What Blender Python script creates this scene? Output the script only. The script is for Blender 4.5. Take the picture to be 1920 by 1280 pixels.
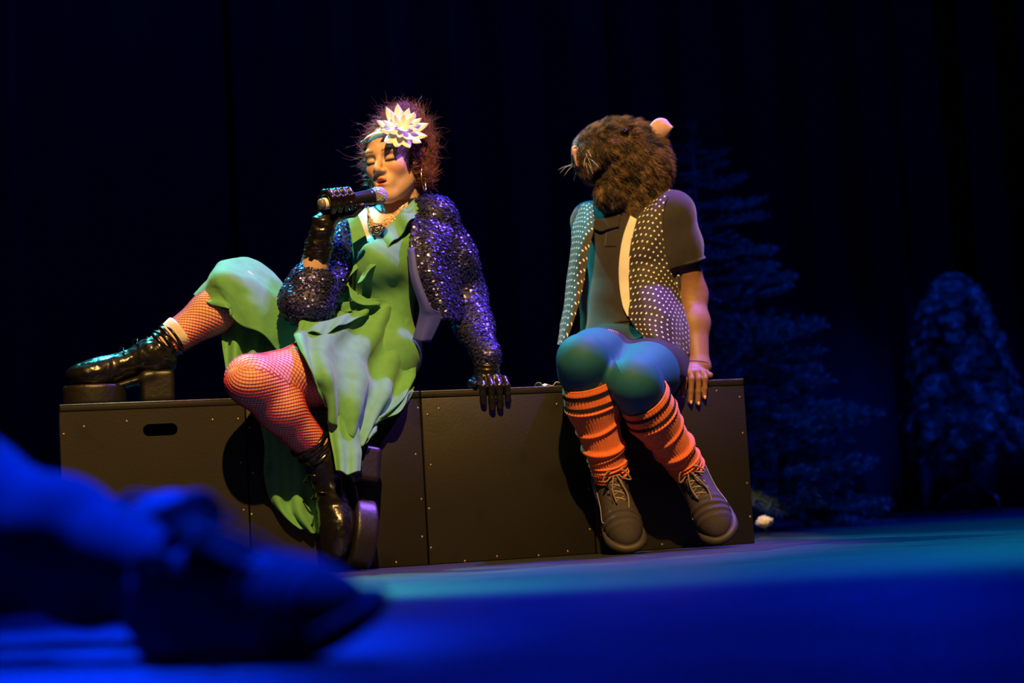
import bpy, bmesh, math, random
import numpy as np
from mathutils import Vector, Matrix
from mathutils.bvhtree import BVHTree

random.seed(7); RNG = np.random.default_rng(7)
S = bpy.context.scene
COL = S.collection
for o in list(bpy.data.objects): bpy.data.objects.remove(o)

# ------------------------------------------------------------------ camera
FPX = 3200.0                                    # focal length in pixels of the 1920x1280 frame
CAMZ = 0.136
PITCH = math.atan(312.0 / FPX); ROLL = math.radians(3.3)
cam_d = bpy.data.cameras.new('camera'); cam = bpy.data.objects.new('camera', cam_d); COL.objects.link(cam)
cam_d.sensor_width = 36.0; cam_d.lens = 36.0 * FPX / 1920.0
cam_d.clip_start = 0.05; cam_d.clip_end = 60
_f = Vector((0, math.cos(PITCH), math.sin(PITCH)))
_r0 = Vector((1, 0, 0)); _u0 = _r0.cross(_f)
_r = _r0 * math.cos(ROLL) - _u0 * math.sin(ROLL)
_u = _u0 * math.cos(ROLL) + _r0 * math.sin(ROLL)
CAMP = Vector((0, 0, CAMZ))
cam.matrix_world = Matrix(((_r.x, _u.x, -_f.x, CAMP.x), (_r.y, _u.y, -_f.y, CAMP.y), (_r.z, _u.z, -_f.z, CAMP.z), (0, 0, 0, 1)))
cam_d.dof.use_dof = True; cam_d.dof.focus_distance = 4.45; cam_d.dof.aperture_fstop = 1.9
S.camera = cam

def ray(px, py):
    return (_f + _r * ((px - 960) / FPX) - _u * ((py - 640) / FPX))
def at_y(px, py, Y):                             # point on the ray at world depth Y
    v = ray(px, py); return CAMP + v * (Y / v.y)
def on_floor(px, py):
    v = ray(px, py); return CAMP + v * (-CAMZ / v.z)

# ------------------------------------------------------------------ view, world
S.view_settings.view_transform = 'Standard'; S.view_settings.look = 'None'
S.view_settings.gamma = 1.0; S.view_settings.use_curve_mapping = False
S.view_settings.exposure = 0.0
w = bpy.data.worlds.new('world'); S.world = w; w.use_nodes = True
w.node_tree.nodes['Background'].inputs[0].default_value = (0.02, 0.04, 1.0, 1)
w.node_tree.nodes['Background'].inputs[1].default_value = 0.0025

# ------------------------------------------------------------------ stage lights
def spot(name, loc, target, color, watts, half_deg, blend=0.4, size=0.08):
    l = bpy.data.lights.new(name, 'SPOT'); o = bpy.data.objects.new(name, l); COL.objects.link(o)
    l.color = color; l.energy = watts; l.spot_size = math.radians(2 * half_deg); l.spot_blend = blend; l.shadow_soft_size = size
    o.location = loc
    o.rotation_euler = (Vector(target) - Vector(loc)).to_track_quat('-Z', 'Y').to_euler()
    return o
spot('amber_front_light', (0.15, 0.55, 4.35), (-0.29, 4.62, 0.58), (1.0, 0.55, 0.13), 2200, 11.8, 0.15, 0.035)
spot('cyan_back_light', (-2.0, 6.7, 5.3), (-0.15, 4.5, 0.66), (0.08, 0.85, 0.66), 1900, 12, 0.35)
spot('teal_back_light', (3.4, 7.6, 4.9), (1.5, 4.7, 0.0), (0.0, 0.50, 0.75), 560, 16, 1.0)
spot('teal_back_light', (-2.4, 8.0, 4.9), (-0.1, 4.4, 0.0), (0.0, 0.50, 0.75), 420, 12, 1.0)
spot('violet_side_light', (2.1, 5.4, 4.9), (0.10, 4.6, 0.66), (0.32, 0.13, 1.0), 2500, 12, 0.5)
for i, x in enumerate((-2.2, 0.1, 2.4)):
    spot('blue_back_light', (x, 7.9, 5.4), (x * 0.7, 2.6, 0.0), (0.0, 0.018, 1.0), 480, 32, 0.9, 0.2)
spot('blue_top_light', (-1.35, 2.9, 4.2), (-0.72, 1.98, 0.15), (0.0, 0.03, 1.0), 3600, 9, 0.7, 0.1)
spot('blue_tree_light', (2.8, 4.4, 4.2), (1.6, 6.9, 0.5), (0.0, 0.05, 1.0), 1800, 19, 0.8, 0.15)
spot('blue_curtain_light', (-1.5, 5.2, 6.5), (-0.5, 8.3, 1.2), (0.0, 0.05, 1.0), 220, 45, 0.9, 0.3)

# ------------------------------------------------------------------ helpers: objects
def tag(o, label=None, cat=None, group=None, kind=None):
    if label: o['label'] = label
    if cat: o['category'] = cat
    if group: o['group'] = group
    if kind: o['kind'] = kind
    return o
def empty(name, loc=(0, 0, 0), **k):
    o = bpy.data.objects.new(name, None); COL.objects.link(o); o.location = loc; o.empty_display_size = 0.05
    return tag(o, **k)
def obj(name, me, m=None, parent=None):
    o = bpy.data.objects.new(name, me); COL.objects.link(o)
    if m is not None and len(me.materials) == 0: me.materials.append(m)
    if parent is not None:
        o.parent = parent
        bpy_loc = parent_world(parent)
        o.matrix_parent_inverse = bpy_loc.inverted()
    return o
def parent_world(p):
    M = p.matrix_basis.copy()
    if p.parent is not None: M = parent_world(p.parent) @ p.matrix_parent_inverse @ M
    return M
def np_mesh(name, V, F, smooth=True):
    """F: (n,3) or (n,4) int array, or a list of such arrays"""
    me = bpy.data.meshes.new(name)
    Fs = [np.asarray(f, np.int32) for f in (F if isinstance(F, list) else [F]) if len(f)]
    V = np.asarray(V, np.float32)
    me.vertices.add(len(V)); me.vertices.foreach_set('co', V.ravel())
    loops = np.concatenate([f.ravel() for f in Fs]); tot = np.concatenate([np.full(len(f), f.shape[1], np.int32) for f in Fs])
    st = np.concatenate([[0], np.cumsum(tot)[:-1]]).astype(np.int32)
    me.loops.add(len(loops)); me.loops.foreach_set('vertex_index', loops)
    me.polygons.add(len(tot)); me.polygons.foreach_set('loop_start', st)
    me.update(calc_edges=True); me.validate()
    if smooth: me.shade_smooth()
    return me
def join_np(parts):
    Vs, Q, T = [], [], []; n = 0
    for V, F in parts:
        for f in (F if isinstance(F, list) else [F]):
            f = np.asarray(f)
            if len(f): (Q if f.shape[1] == 4 else T).append(f + n)
        Vs.append(V); n += len(V)
    return np.concatenate(Vs), [np.concatenate(x) for x in (Q, T) if x]
def bvh_of(V, F):
    fs = []
    for f in (F if isinstance(F, list) else [F]): fs += np.asarray(f).tolist()
    return BVHTree.FromPolygons([tuple(v) for v in np.asarray(V).tolist()], fs)
def color_attr(me, cols, name='tint'):
    a = me.color_attributes.new(name, 'FLOAT_COLOR', 'POINT')
    c = np.ones((len(me.vertices), 4), np.float32); c[:, :3] = cols
    a.data.foreach_set('color', c.ravel())
def uv_attr(me, uv):
    l = me.uv_layers.new(name='UVMap'); vi = np.empty(len(me.loops), np.int32); me.loops.foreach_get('vertex_index', vi)
    l.data.foreach_set('uv', np.asarray(uv, np.float32)[vi].ravel())
def A(*v): return np.array(v, float)
def nrm(v): v = np.asarray(v, float); return v / (np.linalg.norm(v) + 1e-12)

# ------------------------------------------------------------------ helpers: materials
def mat(name, col, rough=0.6, metal=0.0, var=0.15, vscale=30, bump=0.0, bscale=200, tint=False, spec=0.5, coat=0.0, sheen=0.0, sss=0.0, trans=0.0):
    m = bpy.data.materials.new(name); m.use_nodes = True; nt = m.node_tree; N = nt.nodes; L = nt.links
    b = N['Principled BSDF']; b.inputs['Roughness'].default_value = rough; b.inputs['Metallic'].default_value = metal
    b.inputs['Specular IOR Level'].default_value = spec
    if coat: b.inputs['Coat Weight'].default_value = coat; b.inputs['Coat Roughness'].default_value = 0.06
    if sheen: b.inputs['Sheen Weight'].default_value = sheen
    if trans: b.inputs['Transmission Weight'].default_value = trans
    if sss: b.inputs['Subsurface Weight'].default_value = sss; b.inputs['Subsurface Scale'].default_value = 0.01
    tc = N.new('ShaderNodeTexCoord')
    nz = N.new('ShaderNodeTexNoise'); nz.inputs['Scale'].default_value = vscale; nz.inputs['Detail'].default_value = 4
    L.new(tc.outputs['Object'], nz.inputs['Vector'])
    mr = N.new('ShaderNodeMapRange'); mr.inputs['From Min'].default_value = 0.3; mr.inputs['From Max'].default_value = 0.7
    mr.inputs['To Min'].default_value = 1 - var; mr.inputs['To Max'].default_value = 1 + var
    L.new(nz.outputs['Fac'], mr.inputs['Value'])
    mx = N.new('ShaderNodeMix'); mx.data_type = 'RGBA'; mx.blend_type = 'MULTIPLY'; mx.inputs['Factor'].default_value = 1
    mx.inputs['A'].default_value = (*col, 1)
    if tint:
        at = N.new('ShaderNodeAttribute'); at.attribute_name = 'tint'; L.new(at.outputs['Color'], mx.inputs['A'])
    L.new(mr.outputs['Result'], mx.inputs['B'])
    L.new(mx.outputs['Result'], b.inputs['Base Color'])
    if bump:
        n2 = N.new('ShaderNodeTexNoise'); n2.inputs['Scale'].default_value = bscale; n2.inputs['Detail'].default_value = 3
        L.new(tc.outputs['Object'], n2.inputs['Vector'])
        bp = N.new('ShaderNodeBump'); bp.inputs['Strength'].default_value = bump; bp.inputs['Distance'].default_value = 0.004
        L.new(n2.outputs['Fac'], bp.inputs['Height']); L.new(bp.outputs['Normal'], b.inputs['Normal'])
    return m

# ------------------------------------------------------------------ helpers: distance-field sculpting
def smin(a, b, k):
    if k <= 0: return np.minimum(a, b)
    h = np.clip(0.5 + 0.5 * (b - a) / k, 0, 1); return b + (a - b) * h - k * h * (1 - h)
def smax(a, b, k): return -smin(-a, -b, k)
class Field:
    def __init__(s, lo, hi, h):
        s.lo = np.array(lo, float); s.h = h; s.n = np.ceil((np.array(hi, float) - s.lo) / h).astype(int) + 1
        s.F = np.full(s.n, 1.0, np.float32)
    def sl(s, blo, bhi):
        a = np.clip(np.floor((np.array(blo) - s.lo) / s.h).astype(int), 0, s.n); b = np.clip(np.ceil((np.array(bhi) - s.lo) / s.h).astype(int) + 1, 0, s.n)
        ax = [(s.lo[i] + s.h * np.arange(a[i], b[i])).astype(np.float32) for i in range(3)]
        return tuple(slice(a[i], b[i]) for i in range(3)), np.meshgrid(*ax, indexing='ij', sparse=True)
    def put(s, blo, bhi, fn, k=0.0, cut=False, m=0.05):
        m = max(m, k + 3 * s.h)
        q, (X, Y, Z) = s.sl(np.array(blo) - m, np.array(bhi) + m)
        if min(x.stop - x.start for x in q) <= 0: return
        d = fn(X, Y, Z)
        s.F[q] = smax(s.F[q], -d, k) if cut else smin(s.F[q], d, k)
    def cone(s, a, b, ra, rb, k=0.0, cut=False, flat=None, m=0.05):
        a = np.array(a, float); b = np.array(b, float); ba = b - a; L2 = float(ba @ ba) + 1e-12
        r = max(ra, rb)
        if flat is not None: fd = nrm(flat[0]); fs = flat[1]; r = r * max(1, fs)
        def fn(X, Y, Z):
            px, py, pz = X - a[0], Y - a[1], Z - a[2]
            t = np.clip((px * ba[0] + py * ba[1] + pz * ba[2]) / L2, 0, 1)
            qx, qy, qz = px - t * ba[0], py - t * ba[1], pz - t * ba[2]
            if flat is not None:
                c = (qx * fd[0] + qy * fd[1] + qz * fd[2]) * (1 / fs - 1)
                qx, qy, qz = qx + c * fd[0], qy + c * fd[1], qz + c * fd[2]
            return (np.sqrt(qx * qx + qy * qy + qz * qz) - (ra + (rb - ra) * t)).astype(np.float32)
        s.put(np.minimum(a, b) - r, np.maximum(a, b) + r, fn, k, cut, m)
    def chain(s, pts, rs, k=0.01, **kw):
        for i in range(len(pts) - 1): s.cone(pts[i], pts[i + 1], rs[i], rs[i + 1], k, **kw)
    def ell(s, c, r, R=None, k=0.0, cut=False, m=0.05):
        c = np.array(c, float); r = np.array(r, float); R = np.eye(3) if R is None else np.array(R, float)   # rows of R: local axes
        e = np.sqrt(((R * r[:, None]) ** 2).sum(0))
        def fn(X, Y, Z):
            p = [X - c[0], Y - c[1], Z - c[2]]
            l = [sum(R[i][j] * p[j] for j in range(3)) / r[i] for i in range(3)]
            k0 = np.sqrt(l[0] ** 2 + l[1] ** 2 + l[2] ** 2); k1 = np.sqrt((l[0] / r[0]) ** 2 + (l[1] / r[1]) ** 2 + (l[2] / r[2]) ** 2) + 1e-6
            return (k0 * (k0 - 1) / k1).astype(np.float32)
        s.put(c - e, c + e, fn, k, cut, m)
    def box(s, c, hs, R=None, rad=0.005, k=0.0, cut=False):
        c = np.array(c, float); hs = np.array(hs, float) - rad; R = np.eye(3) if R is None else np.array(R, float)
        e = (np.abs(R) * (hs + rad)[:, None]).sum(0)
        def fn(X, Y, Z):
            p = [X - c[0], Y - c[1], Z - c[2]]
            l = [np.abs(sum(R[i][j] * p[j] for j in range(3))) - hs[i] for i in range(3)]
            o = np.sqrt(sum(np.maximum(x, 0) ** 2 for x in l))
            return (o + np.minimum(np.maximum(l[0], np.maximum(l[1], l[2])), 0) - rad).astype(np.float32)
        s.put(c - e, c + e, fn, k, cut)
    def xyz(s):
        return np.meshgrid(*[(s.lo[i] + s.h * np.arange(s.n[i])).astype(np.float32) for i in range(3)], indexing='ij', sparse=True)
    def copy(s, F=None):
        g = object.__new__(Field); g.lo = s.lo; g.h = s.h; g.n = s.n; g.F = (s.F if F is None else F).copy().astype(np.float32); return g
    def net(s, smooth=2):
        F = s.F; n = F.shape
        inside = F < 0
        cnt = np.zeros((n[0] - 1, n[1] - 1, n[2] - 1), np.int8)
        for dx in (0, 1):
            for dy in (0, 1):
                for dz in (0, 1): cnt += inside[dx:n[0] - 1 + dx, dy:n[1] - 1 + dy, dz:n[2] - 1 + dz]
        mix = (cnt > 0) & (cnt < 8)
        c = np.argwhere(mix); idx = np.full(mix.shape, -1, np.int32); idx[mix] = np.arange(len(c))
        acc = np.zeros((len(c), 3)); num = np.zeros(len(c))
        cs = [(x, y, z) for x in (0, 1) for y in (0, 1) for z in (0, 1)]
        for p in cs:
            for ax in range(3):
                if p[ax]: continue
                q = list(p); q[ax] = 1
                a = F[c[:, 0] + p[0], c[:, 1] + p[1], c[:, 2] + p[2]].astype(float); b = F[c[:, 0] + q[0], c[:, 1] + q[1], c[:, 2] + q[2]].astype(float)
                k = (a < 0) != (b < 0); t = np.where(k, a / np.where(k, a - b, 1), 0)
                pos = np.tile(np.array(p, float), (len(c), 1)); pos[:, ax] = t
                acc += pos * k[:, None]; num += k
        V = s.lo + s.h * (c + acc / num[:, None])
        Q = []
        for ax in range(3):
            u, v = [(1, 2), (2, 0), (0, 1)][ax]
            a = np.take(inside, np.arange(n[ax] - 1), ax); b = np.take(inside, np.arange(1, n[ax]), ax)
            for sgn, e in ((0, a & ~b), (1, ~a & b)):
                p = np.argwhere(e)
                p = p[(p[:, u] > 0) & (p[:, v] > 0) & (p[:, u] < n[u] - 1) & (p[:, v] < n[v] - 1)]
                q = []
                for du, dv in ((1, 1), (0, 1), (0, 0), (1, 0)):
                    r = p.copy(); r[:, u] -= du; r[:, v] -= dv; q.append(idx[r[:, 0], r[:, 1], r[:, 2]])
                q = np.stack(q, 1)
                Q.append(q if sgn == 0 else q[:, ::-1])
        Q = np.concatenate(Q); Q = Q[(Q >= 0).all(1)]
        return relax(V, Q, smooth), Q
def relax(V, Q, it=1, lam=0.5):
    if it <= 0 or len(Q) == 0: return V
    E = np.concatenate([np.stack([Q[:, i], Q[:, (i + 1) % Q.shape[1]]], 1) for i in range(Q.shape[1])]); E = np.concatenate([E, E[:, ::-1]])
    n = len(V); deg = np.maximum(np.bincount(E[:, 0], minlength=n), 1)[:, None]
    for i in range(it):
        S_ = np.stack([np.bincount(E[:, 0], weights=V[E[:, 1], k], minlength=n) for k in range(3)], 1)
        V = V + lam * (S_ / deg - V)
        S_ = np.stack([np.bincount(E[:, 0], weights=V[E[:, 1], k], minlength=n) for k in range(3)], 1)
        V = V - lam * 0.95 * (S_ / deg - V)
    return V
def vnormals(V, Q):
    a = V[Q[:, 0]]; n = np.cross(V[Q[:, 1]] - a, V[Q[:, 2]] - a)
    if Q.shape[1] == 4: n = n + np.cross(V[Q[:, 2]] - a, V[Q[:, 3]] - a)
    N = np.stack([np.bincount(Q.ravel(), weights=np.repeat(n[:, k], Q.shape[1]), minlength=len(V)) for k in range(3)], 1)
    return N / (np.linalg.norm(N, axis=1, keepdims=True) + 1e-12)
def vnoise(P, scale, seed=0):
    """smooth value noise at points P (n,3)"""
    r = np.random.default_rng(seed); T = r.random((32, 32, 32)).astype(np.float32) * 2 - 1
    p = np.asarray(P) * scale + 500; i = np.floor(p).astype(int); f = p - i; f = f * f * (3 - 2 * f); out = 0
    for dx in (0, 1):
        for dy in (0, 1):
            for dz in (0, 1):
                wgt = (f[..., 0] if dx else 1 - f[..., 0]) * (f[..., 1] if dy else 1 - f[..., 1]) * (f[..., 2] if dz else 1 - f[..., 2])
                out = out + wgt * T[(i[..., 0] + dx) % 32, (i[..., 1] + dy) % 32, (i[..., 2] + dz) % 32]
    return out

# ------------------------------------------------------------------ helpers: tubes, sheets, strands
def crom(P, n):
    """Catmull-Rom through the rows of P, n samples"""
    P = np.asarray(P, float); m = len(P)
    t = np.linspace(0, m - 1, n); i = np.clip(np.floor(t).astype(int), 0, m - 2); f = (t - i)
    f = f.reshape((-1,) + (1,) * (P.ndim - 1))
    g = lambda j: P[np.clip(j, 0, m - 1)]
    p0 = np.where((i > 0).reshape(f.shape), g(i - 1), 2 * g(i) - g(i + 1)); p1 = g(i); p2 = g(i + 1)
    p3 = np.where((i + 2 < m).reshape(f.shape), g(i + 2), 2 * g(i + 1) - g(i))
    return 0.5 * ((2 * p1) + (-p0 + p2) * f + (2 * p0 - 5 * p1 + 4 * p2 - p3) * f ** 2 + (-p0 + 3 * p1 - 3 * p2 + p3) * f ** 3)
def frames(P):
    T = np.gradient(P, axis=0); T /= np.linalg.norm(T, axis=1, keepdims=True) + 1e-12
    n = np.cross(T[0], A(0.31, 0.52, 0.79)); n = nrm(n); Ns = [n]
    for i in range(1, len(P)):
        n = n - T[i] * (n @ T[i]); n = nrm(n); Ns.append(n)
    Ns = np.array(Ns); return T, Ns, np.cross(T, Ns)
def tube(P, r, ns=8, cap=True, flat=1.0, up=None):
    P = np.asarray(P, float); n = len(P); r = np.broadcast_to(np.asarray(r, float), (n,))
    T, N, B = frames(P)
    if up is not None:
        B = np.cross(T, up); B /= np.linalg.norm(B, axis=1, keepdims=True) + 1e-9; N = np.cross(B, T)
    th = np.arange(ns) * 2 * np.pi / ns
    V = P[:, None] + r[:, None, None] * (np.cos(th)[None, :, None] * N[:, None] * flat + np.sin(th)[None, :, None] * B[:, None])
    V = V.reshape(-1, 3); i, j = np.meshgrid(np.arange(n - 1), np.arange(ns), indexing='ij')
    a = i * ns + j; b = i * ns + (j + 1) % ns
    Q = np.stack([a, b, b + ns, a + ns], -1).reshape(-1, 4); F = [Q]
    if cap:
        V = np.concatenate([V, P[:1], P[-1:]]); k = n * ns; j = np.arange(ns)
        F.append(np.concatenate([np.stack([np.full(ns, k), (j + 1) % ns, j], 1), np.stack([np.full(ns, k + 1), (n - 1) * ns + j, (n - 1) * ns + (j + 1) % ns], 1)]))
    return V, F
def lathe(prof, a, axis, ns=24):
    """prof: list of (distance along axis, radius)"""
    prof = np.asarray(prof, float); ax = nrm(axis); n = nrm(np.cross(ax, A(0.3, 0.2, 0.93))); b = np.cross(ax, n)
    th = np.arange(ns) * 2 * np.pi / ns; c = np.cos(th)[:, None] * n + np.sin(th)[:, None] * b
    V = (np.asarray(a, float) + prof[:, :1] * ax)[:, None] + prof[:, 1][:, None, None] * c[None]
    m = len(prof); i, j = np.meshgrid(np.arange(m - 1), np.arange(ns), indexing='ij'); p = i * ns + j; q = i * ns + (j + 1) % ns
    return V.reshape(-1, 3), np.stack([p, q, q + ns, p + ns], -1).reshape(-1, 4)
def sheet(rows, nv, nu, fold=None, thick=0.0025):
    """bicubic sheet through a grid of points, folded, given thickness; returns V, F, uv in metres"""
    G = crom(np.asarray(rows, float), nv); G = crom(G.transpose(1, 0, 2), nu).transpose(1, 0, 2)
    du = np.gradient(G, axis=1); dv = np.gradient(G, axis=0); N = np.cross(du, dv); N /= np.linalg.norm(N, axis=2, keepdims=True) + 1e-12
    lu = np.cumsum(np.concatenate([np.zeros((nv, 1)), np.linalg.norm(np.diff(G, axis=1), axis=2)], 1), 1)
    lv = np.cumsum(np.concatenate([np.zeros((1, nu)), np.linalg.norm(np.diff(G, axis=0), axis=2)], 0), 0)
    U, W = np.meshgrid(np.linspace(0, 1, nu), np.linspace(0, 1, nv))
    if fold is not None:
        G = G + N * fold(U, W, G)[..., None]
        du = np.gradient(G, axis=1); dv = np.gradient(G, axis=0); N = np.cross(du, dv); N /= np.linalg.norm(N, axis=2, keepdims=True) + 1e-12
    top = (G + N * thick / 2).reshape(-1, 3); bot = (G - N * thick / 2).reshape(-1, 3); k = nv * nu
    i, j = np.meshgrid(np.arange(nv - 1), np.arange(nu - 1), indexing='ij'); a = (i * nu + j).ravel()
    Q1 = np.stack([a, a + 1, a + nu + 1, a + nu], 1); Q2 = Q1[:, ::-1] + k
    rim = np.concatenate([np.arange(nu), np.arange(1, nv) * nu + nu - 1, (nv - 1) * nu + np.arange(nu - 2, -1, -1), np.arange(nv - 2, 0, -1) * nu])
    r2 = np.roll(rim, -1); Q3 = np.stack([r2, rim, rim + k, r2 + k], 1)
    uv = np.stack([lu, lv], -1).reshape(-1, 2)
    return np.concatenate([top, bot]), np.concatenate([Q1, Q2, Q3]), np.concatenate([uv, uv])
def strands(root, pts, r0, ns=3):
    """many tapered hairs: pts (n,m,3) polylines, r0 (n,) root radius"""
    n, m, _ = pts.shape
    T = pts[:, -1] - pts[:, 0]; T /= np.linalg.norm(T, axis=1, keepdims=True) + 1e-9
    a = np.cross(T, A(0.2, 0.5, 0.84)); a /= np.linalg.norm(a, axis=1, keepdims=True) + 1e-9; b = np.cross(T, a)
    th = np.arange(ns) * 2 * np.pi / ns
    ring = np.cos(th)[None, :, None] * a[:, None] + np.sin(th)[None, :, None] * b[:, None]
    tap = np.linspace(1, 0.15, m)
    V = pts[:, :, None] + ring[:, None] * (r0[:, None] * tap[None])[:, :, None, None]
    V = V.reshape(-1, 3)
    s, i, j = np.meshgrid(np.arange(n), np.arange(m - 1), np.arange(ns), indexing='ij')
    p = s * m * ns + i * ns + j; q = s * m * ns + i * ns + (j + 1) % ns
    return V, np.stack([p, q, q + ns, p + ns], -1).reshape(-1, 4)
def surf_samples(V, Q, n, rng):
    """n random points on a quad mesh with their normals"""
    a = V[Q[:, 0]]; ar = np.linalg.norm(np.cross(V[Q[:, 2]] - a, V[Q[:, 3]] - V[Q[:, 1]]), axis=1)
    f = rng.choice(len(Q), n, p=ar / ar.sum()); u = rng.random((n, 1)); v = rng.random((n, 1)); q = Q[f]
    P = (V[q[:, 0]] * (1 - u) + V[q[:, 1]] * u) * (1 - v) + (V[q[:, 3]] * (1 - u) + V[q[:, 2]] * u) * v
    N = vnormals(V, Q)[q].mean(1); N /= np.linalg.norm(N, axis=1, keepdims=True) + 1e-9
    return P, N
def wrap_r(path, bvh, nt, default, rmax=0.16, rmin=0.01):
    """radius of a surface around a path: (n, nt) plus frame"""
    T, N, B = frames(path); th = np.arange(nt) * 2 * np.pi / nt
    R = np.full((len(path), nt), np.nan)
    for i, p in enumerate(path):
        for j in range(nt):
            d = Vector(np.cos(th[j]) * N[i] + np.sin(th[j]) * B[i])
            h = bvh.ray_cast(Vector(p), d, rmax)
            if h[0] is not None: R[i, j] = max(h[3], rmin)
    wrap_r.miss = np.isnan(R)
    med = np.nanmedian(R, axis=1); med = np.where(np.isnan(med), default, med)
    R = np.where(np.isnan(R), med[:, None], np.minimum(R, med[:, None] * 1.6))
    return R, N, B

# ================================================================== the setting
BH = 0.46                                        # height of the boxes
def on_z(px, py, z):
    v = ray(px, py); return CAMP + v * ((z - CAMZ) / v.z)
BL = on_z(110, 759, BH); BR = on_z(1395, 710, BH)
BU = np.array(((BR - BL).x, (BR - BL).y, 0)); BLEN = float(np.linalg.norm(BU)); BU /= BLEN        # along the boxes
BN = A(BU[1], -BU[0], 0)                                                        # out of their front, towards the audience
B0 = A(BL.x, BL.y, 0)
def Q(px, py, d):
    """point seen at a pixel, d metres in front of the front face of the boxes"""
    v = np.array(ray(px, py)); c = np.array(CAMP); t = (d - (c - B0) @ BN) / (v @ BN); return c + v * t

def clip_box(f):
    """keep a body out of the boxes it sits on"""
    X, Y, Z = f.xyz(); d = (X - B0[0]) * BN[0] + (Y - B0[1]) * BN[1]
    f.F = smax(f.F, -np.maximum(Z - (BH + 0.004), d - 0.005).astype(np.float32), 0.004)
def out_of_box(V):
    d = (V - B0) @ BN; V = V.copy(); t = (V[:, 2] < BH + 0.003) & (V[:, 2] > BH - 0.02) & (d < -0.02); V[t, 2] = BH + 0.003; k = (V[:, 2] < BH + 0.003) & (d < 0.004); V[k] += BN * (0.004 - d[k])[:, None]; return V
def floor_material():
    m = mat('painted_stage_floor', (0.035, 0.045, 0.07), 0.34, var=0.0); nt = m.node_tree; N = nt.nodes; L = nt.links; b = N['Principled BSDF']
    tc = N.new('ShaderNodeTexCoord'); mp = N.new('ShaderNodeMapping'); mp.inputs['Scale'].default_value = (1.6, 14.0, 1)
    mp.inputs['Rotation'].default_value = (0, 0, 0.09)
    L.new(tc.outputs['Object'], mp.inputs['Vector'])
    n1 = N.new('ShaderNodeTexNoise'); n1.inputs['Scale'].default_value = 2.2; n1.inputs['Detail'].default_value = 8; n1.inputs['Roughness'].default_value = 0.65
    L.new(mp.outputs['Vector'], n1.inputs['Vector'])
    r1 = N.new('ShaderNodeMapRange'); r1.inputs['From Min'].default_value = 0.3; r1.inputs['From Max'].default_value = 0.7; r1.inputs['To Min'].default_value = 0.26; r1.inputs['To Max'].default_value = 0.62
    L.new(n1.outputs['Fac'], r1.inputs['Value']); L.new(r1.outputs['Result'], b.inputs['Roughness'])
    cr = N.new('ShaderNodeMix'); cr.data_type = 'RGBA'; cr.inputs['A'].default_value = (0.008, 0.012, 0.02, 1); cr.inputs['B'].default_value = (0.03, 0.04, 0.055, 1)
    L.new(n1.outputs['Fac'], cr.inputs['Factor']); L.new(cr.outputs['Result'], b.inputs['Base Color'])
    n2 = N.new('ShaderNodeTexNoise'); n2.inputs['Scale'].default_value = 70; n2.inputs['Detail'].default_value = 4; L.new(mp.outputs['Vector'], n2.inputs['Vector'])
    bp = N.new('ShaderNodeBump'); bp.inputs['Strength'].default_value = 0.3; bp.inputs['Distance'].default_value = 0.002
    L.new(n2.outputs['Fac'], bp.inputs['Height']); L.new(bp.outputs['Normal'], b.inputs['Normal'])
    return m
def box_np(lo, hi):
    lo = np.array(lo); hi = np.array(hi)
    V = np.array([[(hi if (i >> k) & 1 else lo)[k] for k in range(3)] for i in range(8)], float)
    return V, np.array([[0, 2, 3, 1], [4, 5, 7, 6], [0, 1, 5, 4], [2, 6, 7, 3], [0, 4, 6, 2], [1, 3, 7, 5]])
V, F = box_np((-7, -1.0, -0.12), (7, 9.5, 0.0))
tag(obj('floor', np_mesh('floor', V, F, False), floor_material()), 'dark painted stage floor, worn and streaked, shining in blue light', 'floor', kind='structure')

V, F = box_np((-7, 9.3, 0.0), (7, 9.5, 6.2))
tag(obj('wall_back', np_mesh('wall_back', V, F, False), mat('black_wall_paint', (0.01, 0.01, 0.012), 0.9)), 'black back wall of the stage behind the curtains', 'wall', kind='structure')

# the back curtain: three overlapping pleated drapes
CURY = 8.4
cm = mat('curtain_velvet', (0.010, 0.011, 0.016), 0.95, var=0.25, vscale=3, sheen=0.1)
def drape(x0, x1, y, seed):
    r = np.random.default_rng(seed); n = int((x1 - x0) * 55); x = np.linspace(x0, x1, n)
    ph = np.cumsum(r.uniform(0.5, 1.5, n)) * (x1 - x0) / n * 2 * np.pi / 0.30
    z = np.linspace(0.015, 5.5, 12); am = 0.05 + 0.02 * np.sin(x * 2 + seed)
    P = np.zeros((12, n, 3))
    for k in range(12):
        P[k, :, 0] = x + 0.015 * np.sin(ph * 2); P[k, :, 1] = y + am * np.sin(ph + 0.05 * k) * (0.9 + 0.012 * k); P[k, :, 2] = z[k]
    i, j = np.meshgrid(np.arange(11), np.arange(n - 1), indexing='ij'); a = (i * n + j).ravel()
    return P.reshape(-1, 3), np.stack([a, a + 1, a + n + 1, a + n], 1)
for x0, x1, y, sd, lb in ((-5.5, -1.35, CURY, 1, 'dark pleated stage curtain at the left behind the raised boot'),
                          (-1.5, 2.05, CURY + 0.18, 2, 'dark pleated stage curtain in the middle behind the two seated people'),
                          (1.95, 6.0, CURY - 0.05, 3, 'dark pleated stage curtain at the right behind the small round tree')):
    o = obj('stage_curtain', np_mesh('stage_curtain', *drape(x0, x1, y, sd)), cm)
    sm = o.modifiers.new('thick', 'SOLIDIFY'); sm.thickness = 0.006
    tag(o, lb, 'curtain', 'back curtains')

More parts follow.
